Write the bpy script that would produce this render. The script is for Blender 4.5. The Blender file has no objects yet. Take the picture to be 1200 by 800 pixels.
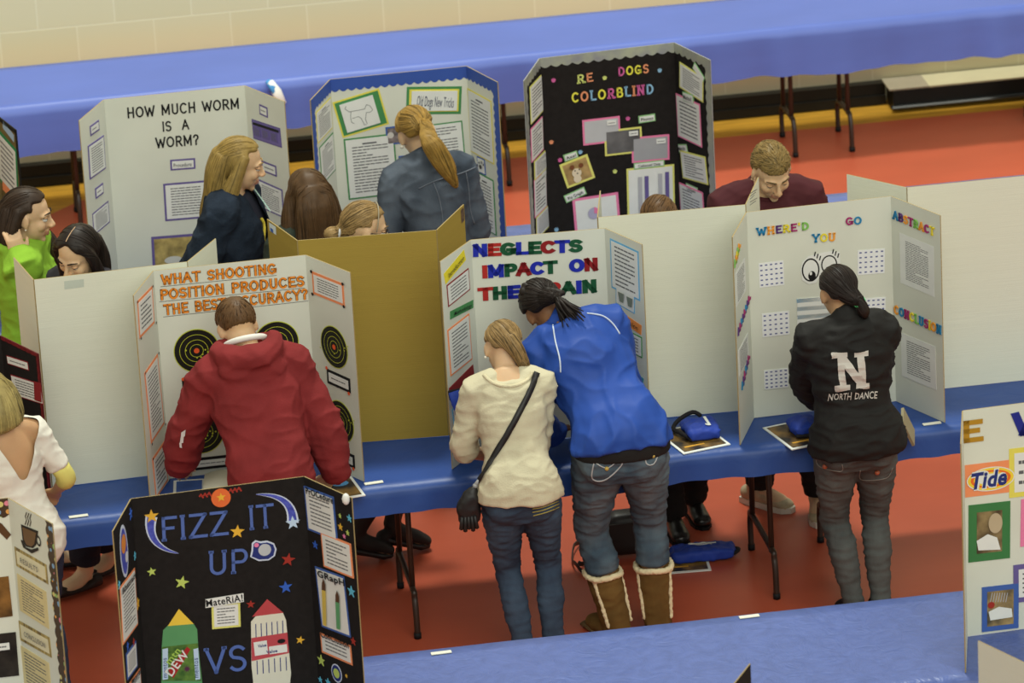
import bpy, math, random
from mathutils import Vector as V, Matrix, noise
from mathutils.bvhtree import BVHTree

random.seed(7)
C = bpy.context.scene.collection
PI = math.pi
R_ = math.radians

# ---------------------------------------------------------------- camera
CF = V((0.1252680813616009, 0.9264123636175617, -0.35506061500609437))
CR = V((0.9869200305485983, -0.15296130376394113, -0.05090867168556788))
CU = V((0.10147295745141634, 0.3440392013817, 0.9334560872471213))
CL = V((-2.7540017029075226, -19.345936100749636, 8.597109856297214))
FPX = 5907.645
cam = bpy.data.cameras.new('camera')
co = bpy.data.objects.new('camera', cam)
C.objects.link(co)
M = Matrix((CR, CU, -CF)).transposed().to_4x4()
M.translation = CL
co.matrix_world = M
cam.sensor_width = 36.0
cam.lens = 36.0 * FPX / 1200.0
cam.clip_end = 200
cam.dof.use_dof = True
cam.dof.focus_distance = 20.0
cam.dof.aperture_fstop = 5.0
bpy.context.scene.camera = co

# ---------------------------------------------------------------- light
sc = bpy.context.scene
sc.view_settings.view_transform = 'Standard'
sc.view_settings.look = 'None'
sc.view_settings.gamma = 1.0
sc.view_settings.exposure = 0.0
sc.view_settings.use_curve_mapping = False
w = bpy.data.worlds.new('gym_air')
sc.world = w
w.use_nodes = True
w.node_tree.nodes['Background'].inputs[0].default_value = (1.0, 1.0, 0.86, 1)
w.node_tree.nodes['Background'].inputs[1].default_value = 0.58
def sun(name, strength, ang, rx, ry, col=(.98, 1, .88)):
    l = bpy.data.lights.new(name, 'SUN')
    l.energy = strength
    l.angle = R_(ang)
    l.color = col
    o = bpy.data.objects.new(name, l)
    o.rotation_euler = (R_(rx), R_(ry), 0)
    o.location = (0, 0, 9)
    C.objects.link(o)
la = bpy.data.lights.new('gym_ceiling_light', 'AREA')
la.shape = 'DISK'; la.size = 2.5; la.energy = 2150; la.color = (.98, 1, .88)
lo = bpy.data.objects.new('gym_ceiling_light', la)
lo.location = (.4, 4.9, 17)
C.objects.link(lo)
sun('front_fill_light', 1.5, 50, 50, 8)  # soft fill from the camera side, added to brighten upright board faces

def pix(px, py):
    return (CF * FPX + CR * (px - 600) - CU * (py - 400)).normalized()

# ---------------------------------------------------------------- materials
def lin(c):
    return tuple(((x / 255) / 12.92 if x / 255 <= .04045 else ((x / 255 + .055) / 1.055) ** 2.4) for x in c)
MATS = {}
def mat(name, rgb, rough=.7, spec=.3, var=.06, vs=12, bump=0., bs=60, stretch=(1, 1, 1), rgb2=None, metal=0., coat=0., w2=.5, dist=0.):
    if name in MATS:
        return MATS[name]
    m = bpy.data.materials.new(name)
    m.use_nodes = True
    nt = m.node_tree
    b = nt.nodes['Principled BSDF']
    b.inputs['Roughness'].default_value = rough
    b.inputs['Specular IOR Level'].default_value = spec
    b.inputs['Metallic'].default_value = metal
    b.inputs['Coat Weight'].default_value = coat
    tc = nt.nodes.new('ShaderNodeTexCoord')
    mp = nt.nodes.new('ShaderNodeMapping')
    mp.inputs['Scale'].default_value = stretch
    nt.links.new(tc.outputs['Object'], mp.inputs['Vector'])
    c1 = lin(rgb)
    c2 = lin(rgb2) if rgb2 else tuple(min(1, x * (1 + var * 2)) for x in c1)
    c0 = tuple(x * (1 - var * 2) for x in c1) if not rgb2 else c1
    n = nt.nodes.new('ShaderNodeTexNoise')
    n.inputs['Scale'].default_value = vs
    n.inputs['Detail'].default_value = 4
    n.inputs['Distortion'].default_value = dist
    nt.links.new(mp.outputs[0], n.inputs['Vector'])
    r = nt.nodes.new('ShaderNodeValToRGB')
    r.color_ramp.elements[0].position = w2 - .2
    r.color_ramp.elements[1].position = w2 + .2
    r.color_ramp.elements[0].color = (*c0, 1)
    r.color_ramp.elements[1].color = (*c2, 1)
    nt.links.new(n.outputs['Fac'], r.inputs['Fac'])
    nt.links.new(r.outputs['Color'], b.inputs['Base Color'])
    if bump:
        n2 = nt.nodes.new('ShaderNodeTexNoise')
        n2.inputs['Scale'].default_value = bs
        n2.inputs['Detail'].default_value = 3
        n2.inputs['Distortion'].default_value = dist
        nt.links.new(mp.outputs[0], n2.inputs['Vector'])
        bp = nt.nodes.new('ShaderNodeBump')
        bp.inputs['Strength'].default_value = bump
        bp.inputs['Distance'].default_value = .01
        nt.links.new(n2.outputs['Fac'], bp.inputs['Height'])
        nt.links.new(bp.outputs['Normal'], b.inputs['Normal'])
    MATS[name] = m
    return m
def flat(name, rgb, rough=.65, spec=.25, **k):
    return mat(name, rgb, rough, spec, var=k.pop('var', .02), **k)
def dots_mat(name, base, cols):
    m = bpy.data.materials.new(name)
    m.use_nodes = True
    nt = m.node_tree
    b = nt.nodes['Principled BSDF']
    b.inputs['Roughness'].default_value = .6
    tc = nt.nodes.new('ShaderNodeTexCoord')
    vo = nt.nodes.new('ShaderNodeTexVoronoi')
    vo.inputs['Scale'].default_value = 34
    vo.inputs['Randomness'].default_value = .45
    nt.links.new(tc.outputs['Object'], vo.inputs['Vector'])
    rp = nt.nodes.new('ShaderNodeValToRGB')
    rp.color_ramp.interpolation = 'CONSTANT'
    sp = nt.nodes.new('ShaderNodeSeparateColor')
    nt.links.new(vo.outputs['Color'], sp.inputs[0])
    while len(rp.color_ramp.elements) < len(cols):
        rp.color_ramp.elements.new(.5)
    for i, c in enumerate(cols):
        rp.color_ramp.elements[i].position = i / len(cols)
        rp.color_ramp.elements[i].color = (*lin(c), 1)
    nt.links.new(sp.outputs[0], rp.inputs[0])
    mx = nt.nodes.new('ShaderNodeMix')
    mx.data_type = 'RGBA'
    lt = nt.nodes.new('ShaderNodeMath')
    lt.operation = 'LESS_THAN'
    lt.inputs[1].default_value = .38
    nt.links.new(vo.outputs['Distance'], lt.inputs[0])
    nt.links.new(lt.outputs[0], mx.inputs['Factor'])
    mx.inputs['A'].default_value = (*lin(base), 1)
    nt.links.new(rp.outputs[0], mx.inputs['B'])
    nt.links.new(mx.outputs['Result'], b.inputs['Base Color'])
    MATS[name] = m
    return m

# ---------------------------------------------------------------- mesh helpers
def tag(o, label=None, cat=None, group=None, kind=None):
    if label: o['label'] = label
    if cat: o['category'] = cat
    if group: o['group'] = group
    if kind: o['kind'] = kind
    return o
def empty(name, loc, label, cat, rz=0, group=None):
    o = bpy.data.objects.new(name, None)
    o.empty_display_size = .1
    C.objects.link(o)
    o.location = loc
    o.rotation_euler = (0, 0, rz)
    return tag(o, label, cat, group)
class MB:
    def __init__(s):
        s.v, s.f, s.m = [], [], []
    def add(s, vs, fs, mi=0):
        b = len(s.v)
        s.v += [V(p) for p in vs]
        s.f += [tuple(b + i for i in f) for f in fs]
        s.m += [mi] * len(fs)
        return b
    def box(s, c, sz, rz=0, mi=0, M=None):
        c = V(c); x, y, z = [a / 2 for a in sz]
        rot = Matrix.Rotation(rz, 3, 'Z')
        vs = [V((i * x, j * y, k * z)) for k in (-1, 1) for j in (-1, 1) for i in (-1, 1)]
        vs = [(M @ p if M else rot @ p) + c for p in vs]
        s.add(vs, [(0, 2, 3, 1), (4, 5, 7, 6), (0, 1, 5, 4), (2, 6, 7, 3), (0, 4, 6, 2), (1, 3, 7, 5)], mi)
    def ell(s, c, r, M=None, nu=20, nv=12, mi=0):
        c = V(c)
        if not hasattr(r, '__len__'): r = (r, r, r)
        vs = []
        for j in range(1, nv):
            t = PI * j / nv
            for i in range(nu):
                p = 2 * PI * i / nu
                vs.append(V((r[0] * math.sin(t) * math.cos(p), r[1] * math.sin(t) * math.sin(p), r[2] * math.cos(t))))
        vs += [V((0, 0, r[2])), V((0, 0, -r[2]))]
        if M: vs = [M @ p for p in vs]
        fs = []
        for j in range(nv - 2):
            for i in range(nu):
                a = j * nu + i; b = j * nu + (i + 1) % nu
                fs.append((a, a + nu, b + nu, b))
        T = len(vs) - 2; B = T + 1
        for i in range(nu):
            fs.append((T, i, (i + 1) % nu))
            fs.append((B, (nv - 2) * nu + (i + 1) % nu, (nv - 2) * nu + i))
        s.add([p + c for p in vs], fs, mi)
    def tube(s, pts, rad, n=14, ref=None, cap=.6, mi=0, pw=2.0, closed=False):
        pts = [V(p) for p in pts]
        N = len(pts)
        if not hasattr(rad, '__len__'): rad = [rad] * N
        rr = [(a, a) if not hasattr(a, '__len__') else a for a in rad]
        vs = []
        xa = V(ref) if ref is not None else None
        for k in range(N):
            if closed:
                t = pts[(k + 1) % N] - pts[k - 1]
            else:
                t = pts[min(k + 1, N - 1)] - pts[max(k - 1, 0)]
            if t.length < 1e-9: t = V((0, 0, 1))
            t.normalize()
            if xa is None:
                xa = t.orthogonal()
            x = xa - t * xa.dot(t)
            if x.length < 1e-6: x = t.orthogonal()
            x.normalize()
            if ref is None: xa = x
            y = t.cross(x)
            for i in range(n):
                a = 2 * PI * i / n
                ca, sa = math.cos(a), math.sin(a)
                if pw != 2.0:
                    ca = math.copysign(abs(ca) ** (2 / pw), ca); sa = math.copysign(abs(sa) ** (2 / pw), sa)
                vs.append(pts[k] + x * (rr[k][0] * ca) + y * (rr[k][1] * sa))
        fs = []
        for k in range(N - 1 if not closed else N):
            k2 = (k + 1) % N
            for i in range(n):
                j = (i + 1) % n
                fs.append((k * n + i, k * n + j, k2 * n + j, k2 * n + i))
        if not closed:
            a = len(vs)
            t0 = (pts[0] - pts[1]).normalized(); t1 = (pts[-1] - pts[-2]).normalized()
            vs.append(pts[0] + t0 * min(rr[0]) * cap)
            vs.append(pts[-1] + t1 * min(rr[-1]) * cap)
            for i in range(n):
                j = (i + 1) % n
                fs.append((a, j, i))
                fs.append((a + 1, (N - 1) * n + i, (N - 1) * n + j))
        s.add(vs, fs, mi)
    def mesh(s, name):
        me = bpy.data.meshes.new(name)
        me.from_pydata([tuple(p) for p in s.v], [], s.f)
        me.polygons.foreach_set('material_index', s.m)
        return me
    def build(s, name, mats, parent=None, smooth=False):
        me = s.mesh(name)
        if not isinstance(mats, (list, tuple)): mats = [mats]
        for m in mats: me.materials.append(m)
        if smooth: me.polygons.foreach_set('use_smooth', [True] * len(me.polygons))
        me.update()
        o = bpy.data.objects.new(name, me)
        C.objects.link(o)
        if parent: o.parent = parent
        return o
def fine(pts, k=4):
    # catmull-rom through points (tuples of any length)
    P = [tuple(p) for p in pts]
    out = []
    for i in range(len(P) - 1):
        a, b, c, d = P[max(i - 1, 0)], P[i], P[i + 1], P[min(i + 2, len(P) - 1)]
        for j in range(k):
            t = j / k
            out.append(tuple(.5 * (2 * b[q] + (c[q] - a[q]) * t + (2 * a[q] - 5 * b[q] + 4 * c[q] - d[q]) * t * t + (3 * b[q] - a[q] - 3 * c[q] + d[q]) * t ** 3) for q in range(len(b))))
    out.append(P[-1])
    return out
def remesh(mb, name, voxel, sm=4, cut=None, disp=None):
    me = mb.mesh(name)
    o = bpy.data.objects.new(name, me)
    C.objects.link(o)
    md = o.modifiers.new('r', 'REMESH'); md.mode = 'VOXEL'; md.voxel_size = voxel
    if sm:
        s = o.modifiers.new('s', 'SMOOTH'); s.factor = .5; s.iterations = sm
    dg = bpy.context.evaluated_depsgraph_get()
    m2 = bpy.data.meshes.new_from_object(o.evaluated_get(dg))
    bpy.data.objects.remove(o); bpy.data.meshes.remove(me)
    m2.name = name
    if disp:
        ns = [v.normal.copy() for v in m2.vertices]
        for v, n in zip(m2.vertices, ns):
            v.co += n * disp(v.co)
    if cut:
        import bmesh
        bm = bmesh.new(); bm.from_mesh(m2)
        bmesh.ops.delete(bm, geom=[f for f in bm.faces if cut(f.calc_center_median())], context='FACES')
        for _ in range(10):
            nw = {}
            for v in bm.verts:
                nb = [e.other_vert(v).co for e in v.link_edges if e.is_boundary]
                if len(nb) == 2: nw[v] = v.co * .4 + (nb[0] + nb[1]) * .3
            for v, c in nw.items(): v.co = c
        bm.to_mesh(m2); bm.free()
    m2.polygons.foreach_set('use_smooth', [True] * len(m2.polygons))
    m2.update()
    return m2
def link(me, mats, name, parent=None, idx=None):
    for m in mats: me.materials.append(m)
    if idx:
        me.polygons.foreach_set('material_index', [idx(p.center) for p in me.polygons])
    o = bpy.data.objects.new(name, me)
    C.objects.link(o)
    if parent: o.parent = parent
    return o
def bvh_of(me):
    return BVHTree.FromPolygons([v.co for v in me.vertices], [tuple(p.vertices) for p in me.polygons])

# ---------------------------------------------------------------- lettering
def arc(cx, cy, rx, ry, a0, a1, n=12):
    return [(cx + rx * math.cos(R_(a0 + (a1 - a0) * i / n)), cy + ry * math.sin(R_(a0 + (a1 - a0) * i / n))) for i in range(n + 1)]
def bowl(y0, y1, x0, x1):
    h = (y1 - y0) / 2; c = (y0 + y1) / 2
    return [(x0, y1)] + arc(x1 - h * .8, c, h * .8, h, 90, -90) + [(x0, y0)]
GL = {
 'A': (.7, [[(0, 0), (.35, 1)], [(.35, 1), (.7, 0)], [(.12, .34), (.58, .34)]]),
 'B': (.62, [[(.08, 0), (.08, 1)], bowl(.52, 1, .08, .55), bowl(0, .52, .08, .62)]),
 'C': (.66, [arc(.36, .5, .34, .5, 50, 310, 18)]),
 'D': (.68, [[(.08, 0), (.08, 1)], [(.08, 1)] + arc(.26, .5, .4, .5, 90, -90, 16) + [(.08, 0)]]),
 'E': (.58, [[(.08, 0), (.08, 1)], [(.08, 1), (.56, 1)], [(.08, .52), (.46, .52)], [(.08, 0), (.58, 0)]]),
 'F': (.55, [[(.08, 0), (.08, 1)], [(.08, 1), (.55, 1)], [(.08, .52), (.44, .52)]]),
 'G': (.7, [arc(.36, .5, .34, .5, 50, 345, 18), [(.4, .42), (.7, .42)], [(.68, .42), (.68, .12)]]),
 'H': (.7, [[(.08, 0), (.08, 1)], [(.62, 0), (.62, 1)], [(.08, .5), (.62, .5)]]),
 'I': (.16, [[(.08, 0), (.08, 1)]]),
 'L': (.55, [[(.08, 1), (.08, 0)], [(.08, 0), (.55, 0)]]),
 'M': (.86, [[(.08, 0), (.08, 1)], [(.08, 1), (.43, .2)], [(.43, .2), (.78, 1)], [(.78, 1), (.78, 0)]]),
 'N': (.7, [[(.08, 0), (.08, 1)], [(.08, 1), (.62, 0)], [(.62, 0), (.62, 1)]]),
 'O': (.74, [arc(.37, .5, .35, .5, 90, 450, 24)]),
 'P': (.6, [[(.08, 0), (.08, 1)], bowl(.46, 1, .08, .6)]),
 'R': (.64, [[(.08, 0), (.08, 1)], bowl(.48, 1, .08, .58), [(.3, .48), (.64, 0)]]),
 'S': (.58, [arc(.3, .75, .26, .25, 35, 250, 12)[:-1] + arc(.29, .25, .27, .26, 75, -145, 12)]),
 'T': (.64, [[(0, 1), (.64, 1)], [(.32, 1), (.32, 0)]]),
 'U': (.68, [[(.08, 1), (.08, .3)] + arc(.34, .28, .26, .28, 180, 360, 12) + [(.6, 1)]]),
 'V': (.68, [[(0, 1), (.34, 0)], [(.34, 0), (.68, 1)]]),
 'W': (.95, [[(0, 1), (.24, 0)], [(.24, 0), (.475, .8)], [(.475, .8), (.71, 0)], [(.71, 0), (.95, 1)]]),
 'Y': (.68, [[(0, 1), (.34, .48)], [(.68, 1), (.34, .48)], [(.34, .48), (.34, 0)]]),
 'Z': (.62, [[(.04, 1), (.6, 1)], [(.6, 1), (.02, 0)], [(.02, 0), (.62, 0)]]),
 '?': (.5, [arc(.25, .76, .23, .24, 170, -60, 12) + [(.25, .42), (.25, .26)], [(.25, .07), (.25, 0)]]),
 "'": (.16, [[(.08, 1.05), (.06, .82)]]),
}
SERIF = {'A': [(0, 0), (.7, 0)], 'B': [], 'C': [], 'D': [], 'E': [], 'F': [(.08, 0)], 'H': [(.08, 0), (.08, 1), (.62, 0), (.62, 1)],
         'I': [(.08, 0), (.08, 1)], 'L': [(.08, 1)], 'M': [(.08, 0), (.78, 0), (.08, 1), (.78, 1)], 'N': [(.08, 0), (.08, 1), (.62, 1)], 'P': [(.08, 0)], 'R': [(.08, 0), (.66, 0)],
         'T': [(.32, 0)], 'U': [(.08, 1), (.6, 1)], 'V': [(0, 1), (.68, 1)], 'W': [(0, 1), (.95, 1)], 'Y': [(0, 1), (.68, 1), (.34, 0)]}
def ribbon(pl, t):
    out = []
    n = len(pl)
    closed = n > 3 and (V(pl[0]) - V(pl[-1])).length < 1e-4
    L, Rr = [], []
    for i in range(n):
        a = V(pl[i - 1]) if i > 0 else (V(pl[-2]) if closed else None)
        b = V(pl[i])
        c = V(pl[i + 1]) if i < n - 1 else (V(pl[1]) if closed else None)
        d1 = (b - a).normalized() if a is not None else None
        d2 = (c - b).normalized() if c is not None else None
        d1 = d1 or d2; d2 = d2 or d1
        d = (d1 + d2)
        d = d.normalized() if d.length > 1e-6 else d1
        k = min(1.6, 1 / max(.3, d.dot(d1)))
        nn = V((-d.y, d.x)) * (t / 2 * k)
        e = V((0, 0))
        if not closed and i == 0: e = -d * t * .5
        if not closed and i == n - 1: e = d * t * .5
        L.append(b + nn + e); Rr.append(b - nn + e)
    for i in range(n - 1):
        out.append([Rr[i], Rr[i + 1], L[i + 1], L[i]])
    return out
def split(pl, gap):
    # stencil bridge: cut a stroke at its middle
    n = len(pl)
    ds = [0]
    for i in range(1, n): ds.append(ds[-1] + (V(pl[i]) - V(pl[i - 1])).length)
    if ds[-1] < .6: return [pl]
    def at(s):
        for i in range(1, n):
            if s <= ds[i] + 1e-9:
                k = (s - ds[i - 1]) / max(1e-9, ds[i] - ds[i - 1])
                return tuple(V(pl[i - 1]).lerp(V(pl[i]), k))
        return pl[-1]
    m = ds[-1] * .5
    cuts = [m] if ds[-1] < 1.6 else [ds[-1] * .25, ds[-1] * .75]
    segs = []; s0 = 0
    for c in cuts + [ds[-1] + gap / 2]:
        s1 = c - gap / 2
        seg = [at(s0)] + [pl[i] for i in range(n) if s0 + .02 < ds[i] < s1 - .02] + [at(min(s1, ds[-1]))]
        segs.append(seg); s0 = c + gap / 2
    return segs
def stroke_text(txt, t=.16, serif=0., gap=.0, sp=.2, space=.45, wide=1.0):
    """quads (four 2-D points) and the number of the letter each belongs to"""
    x = 0; quads = []; k = 0
    for ch in txt:
        if ch == ' ':
            x += space; continue
        wd, st = GL[ch]
        for pl in st:
            for seg in (split(pl, gap) if gap else [pl]):
                quads += [([(x + p[0] * wide, p[1] * (1 - t) + t / 2) for p in q], k) for q in ribbon(seg, t)]
        if serif:
            for (sx, sy) in SERIF.get(ch, []):
                hh = t * .8
                yc = hh / 2 if sy == 0 else 1 - hh / 2
                q = [(x + sx * wide - serif, yc - hh / 2), (x + sx * wide + serif, yc - hh / 2), (x + sx * wide + serif, yc + hh / 2), (x + sx * wide - serif, yc + hh / 2)]
                quads.append((q, k))
        x += wd * wide + sp; k += 1
    return quads, x - sp
def font_text(txt, bold=0., shear=0.):
    cu = bpy.data.curves.new('t', 'FONT')
    cu.body = txt; cu.offset = bold; cu.shear = shear; cu.size = 1.0; cu.resolution_u = 3
    if bold: cu.space_character = 1.08
    o = bpy.data.objects.new('t', cu); C.objects.link(o)
    dg = bpy.context.evaluated_depsgraph_get()
    me = bpy.data.meshes.new_from_object(o.evaluated_get(dg))
    vs = [(v.co.x, v.co.y) for v in me.vertices]
    fs = [tuple(p.vertices) for p in me.polygons]
    bpy.data.objects.remove(o); bpy.data.curves.remove(cu); bpy.data.meshes.remove(me)
    if not vs: return [], [], (0, 1, 0, 1)
    xs = [v[0] for v in vs]; ys = [v[1] for v in vs]
    return vs, fs, (min(xs), max(xs), 0, .70)

# ---------------------------------------------------------------- paper and ink
INK = flat('printed_ink', (95, 97, 100))
BLACK = flat('black_marker', (22, 22, 24))
PAPER = flat('white_paper', (226, 228, 224))
EDGE = flat('cardboard_edge', (160, 140, 96), .85)
WHITEB = mat('white_board', (214, 217, 204), .6, .3, var=.025, vs=3)
BLACKB = mat('black_board', (32, 29, 28), .8, .15, var=.08, vs=40)

class Panel:
    """one flat panel: o = lower corner at the viewer's left, u along it, n towards the reader"""
    def __init__(s, o, u, w, h, n, root):
        s.o, s.u, s.w, s.h, s.n, s.root = o, u, w, h, n, root
    def at(s, px, py):
        d = pix(px, py)
        t = (s.o - CL).dot(s.n) / d.dot(s.n)
        p = CL + d * t - s.o
        return p.dot(s.u), p.z
    def P(s, u, v, off):
        return s.o + s.u * u + V((0, 0, v)) + s.n * off - s.root.location
class Board:
    def __init__(s, name, label, poly, h, mats, z=.7425, names=('side_panel', 'center_panel', 'side_panel'), cat='display board', group=None, back=False, edge=None):
        k = len(poly)
        ci = 1 if k > 2 else 0
        mid = (V((*poly[ci], 0)) + V((*poly[ci + 1], 0))) / 2
        s.root = empty(name, (mid.x, mid.y, z), label, cat, 0, group)
        s.p = []
        s.layer = 0
        for i in range(k - 1):
            a, b = V((*poly[i], z)), V((*poly[i + 1], z))
            u = (b - a); wd = u.length; u = u / wd
            n = V((u.y, -u.x, 0))
            pn = Panel(a, u, wd, h, n, s.root)
            s.p.append(pn)
            m = MB()
            th = .0045
            A = [pn.P(0, 0, 0), pn.P(wd, 0, 0), pn.P(wd, h, 0), pn.P(0, h, 0)]
            B = [pn.P(0, 0, -th), pn.P(wd, 0, -th), pn.P(wd, h, -th), pn.P(0, h, -th)]
            m.add(A + B, [(0, 1, 2, 3)], 0)
            m.add(A + B, [(5, 4, 7, 6)], 1)
            m.add(A + B, [(0, 4, 5, 1), (1, 5, 6, 2), (2, 6, 7, 3), (3, 7, 4, 0)], 2)
            m.build(names[i], [mats[0], mats[1], edge or EDGE], s.root)
    # --- items
    def off(s):
        s.layer += 1
        return .0012 + .0004 * (s.layer % 7)
    def rect(s, i, tl, tr, bl):
        p = s.p[i]
        a, b, c = V(p.at(*tl)), V(p.at(*tr)), V(p.at(*bl))
        wd, hh = (b - a).length, (c - a).length
        ang = math.atan2(b.y - a.y, b.x - a.x)
        cen = (b + c) / 2
        return cen, wd, hh, ang
    def quad(s, i, cen, wd, hh, ang, off, th=.0008):
        ca, sa = math.cos(ang), math.sin(ang)
        p = s.p[i]
        def w(x, y, o): return p.P(cen.x + x * ca - y * sa, cen.y + x * sa + y * ca, o)
        return w
    def sheet(s, i, tl, tr, bl, mount=None, border=.012, lines=8, paper=None, off=None, parent=None, name='printed_sheet', margin=.12, fill=.9, mname='paper_mount', head=None, notch=False):
        cen, wd, hh, ang = s.rect(i, tl, tr, bl)
        o = off if off is not None else s.off()
        par = parent or s.root
        w = s.quad(i, cen, wd, hh, ang, o)
        def slab(mb, wd, hh, o0, o1, mi=0, cx=0, cy=0):
            x, y = wd / 2, hh / 2
            c = [(cx - x, cy - y), (cx + x, cy - y), (cx + x, cy + y), (cx - x, cy + y)]
            vs = [w(*q, o0) for q in c] + [w(*q, o1) for q in c]
            mb.add(vs, [(4, 5, 6, 7), (0, 1, 5, 4), (1, 2, 6, 5), (2, 3, 7, 6), (3, 0, 4, 7)], mi)
        res = None
        if mount:
            m = MB(); slab(m, wd, hh, .0002, o)
            res = m.build(mname, mount, par); par = res
            wd -= 2 * border; hh -= 2 * border
            o += .0008
        if wd > .004 and hh > .004:
            m = MB(); slab(m, wd, hh, .0003, o)
            if lines:
                x0 = -wd * (.5 - margin); x1 = wd * (.5 - margin)
                rr = random.Random(int(abs(tl[0] * 13 + tl[1] * 7)))
                step = hh * fill / (lines + .5)
                for k in range(lines):
                    y = hh * fill / 2 - step * (k + .75)
                    if head and k == 0:
                        slab(m, wd * .3, step * .5, o + .0002, o + .0003, 1, 0, y); continue
                    x = x0
                    end = x1 if rr.random() > .16 else x0 + (x1 - x0) * rr.uniform(.4, .9)
                    while x < end - .004:
                        ln = min(end - x, rr.uniform(.07, .2) * (x1 - x0) + .004)
                        slab(m, ln * .88, step * .34, o + .0002, o + .0003, 1, x + ln / 2, y)
                        x += ln
            r2 = m.build(name, [paper or PAPER, INK], par)
            res = res or r2
        s.last = (i, cen, wd, hh, ang, o)
        return res
    def put(s, i, vs, fs, mats, name, off, parent=None, mi=None, th=0.0):
        """2-D shapes in panel metres laid on the panel (with a small thickness when th > 0)"""
        p = s.p[i]
        m = MB()
        if th:
            n = len(vs)
            P3 = [p.P(x, y, off) for x, y in vs] + [p.P(x, y, off + th) for x, y in vs]
            for k, f in enumerate(fs):
                kk = mi[k] if mi else 0
                m.add([P3[n + q] for q in f], [tuple(range(len(f)))], kk)
                for a in range(len(f)):
                    b = (a + 1) % len(f)
                    m.add([P3[f[a]], P3[f[b]], P3[n + f[b]], P3[n + f[a]]], [(0, 1, 2, 3)], kk)
        else:
            for k, f in enumerate(fs):
                m.add([p.P(*vs[q], off) for q in f], [tuple(range(len(f)))], mi[k] if mi else 0)
        return m.build(name, mats, parent or s.root)
    def base(s, i, a, b, hpx):
        p = s.p[i]
        A, B, T = V(p.at(*a)), V(p.at(*b)), V(p.at(a[0], a[1] - hpx))
        d = B - A
        return A, d.length, math.atan2(d.y, d.x), (T - A).length
    def strokes(s, i, txt, a, b, hpx, mats, t=.16, serif=0., gap=0., sp=.2, space=.5, off=.0015, th=.002, name='title_lettering', parent=None, cyc=None, wide=1., outline=None):
        A, L, ang, H = s.base(i, a, b, hpx)
        ca, sa = math.cos(ang), math.sin(ang)
        def lay(t, o, mats, nm, cyc, par, th):
            res = []
            q, wd = stroke_text(txt, t, serif, gap if t < .2 or not outline else max(.02, gap - .04), sp, space, wide)
            words = txt.split(); k0 = 0; o2 = None
            for wi, wrd in enumerate(words):
                n_ = len(wrd)
                o3 = lay1([z for z in q if k0 <= z[1] < k0 + n_], wd, o, mats, nm, cyc, par if not isinstance(par, list) else par[wi], th)
                k0 += n_; res.append(o3)
            return res
        def lay1(q, wd, o, mats, nm, cyc, par, th):
            vs, fs, mi = [], [], []
            for pts, k in q:
                b0 = len(vs)
                for (x, y) in pts:
                    x *= L / wd; y *= H
                    vs.append((A.x + x * ca - y * sa, A.y + x * sa + y * ca))
                fs.append((b0, b0 + 1, b0 + 2, b0 + 3))
                mi.append((cyc[k % len(cyc)] if cyc else k % len(mats)))
            return s.put(i, vs, fs, mats, nm, o, par, mi, th)
        if outline:
            o = lay(t + .09, off, [outline], name, [0], parent, th * .4)
            lay(t, off + th * .5 + .0003, mats, 'letter_fill', cyc, o, th * .3)
            return o
        return lay(t, off, mats, name, cyc, parent, th)
    def text(s, i, txt, a, b, hpx, m, bold=0., off=None, parent=None, name='title_lettering', shear=0., th=0., cyc=None):
        A, L, ang, H = s.base(i, a, b, hpx)
        ca, sa = math.cos(ang), math.sin(ang)
        vs, fs, (x0, x1, y0, y1) = font_text(txt, bold, shear)
        out = []
        for (x, y) in vs:
            x = (x - x0) * L / (x1 - x0); y = y / y1 * H
            out.append((A.x + x * ca - y * sa, A.y + x * sa + y * ca))
        return s.put(i, out, fs, m if isinstance(m, list) else [m], name, off if off is not None else .004, parent, None, th)
    def shape(s, i, pxs, m, name, off=.0015, parent=None, th=.0006):
        p = s.p[i]
        pts = [p.at(*q) for q in pxs]
        ar = sum(pts[k - 1][0] * pts[k][1] - pts[k][0] * pts[k - 1][1] for k in range(len(pts)))
        if ar < 0: pts = pts[::-1]
        return s.put(i, pts, [tuple(range(len(pts)))], [m] if not isinstance(m, list) else m, name, off, parent, None, th)
    def disc(s, i, c, rpx, m, name, off=.0015, parent=None, th=.0006, n=28, ry=1., star=0, rot=90, mset=None, inner=.42):
        p = s.p[i]
        cx, cy = p.at(*c)
        r = rpx * 3.38 / 1000 if s.root.location.y < 1 else rpx * 3.72 / 1000
        if star:
            pts = [(cx + r * (1 if k % 2 == 0 else inner) * math.cos(R_(rot + 180 * k / star)), cy + r * (1 if k % 2 == 0 else inner) * math.sin(R_(rot + 180 * k / star))) for k in range(2 * star)]
        else:
            pts = [(cx + r * math.cos(2 * PI * k / n), cy + r * ry * math.sin(2 * PI * k / n)) for k in range(n)]
        vs = pts + [(cx, cy)]
        fs = [(len(pts), k, (k + 1) % len(pts)) for k in range(len(pts))]
        return s.put(i, vs, fs, [m], name, off, parent, None, 0) if not th else s.put(i, vs, fs, [m], name, off, parent, None, th)
    def ring(s, i, c, r, t, m, name, off, parent=None, ry=1.):
        p = s.p[i]
        cx, cy = p.at(*c)
        vs, fs = [], []
        n = 40
        for k in range(n):
            a = 2 * PI * k / n
            for q in (r - t / 2, r + t / 2):
                vs.append((cx + q * math.cos(a), cy + q * ry * math.sin(a)))
        for k in range(n):
            a, b = 2 * k, 2 * ((k + 1) % n)
            fs.append((a, a + 1, b + 1, b))
        return s.put(i, vs, fs, [m], name, off, parent, None, 0)
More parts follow.
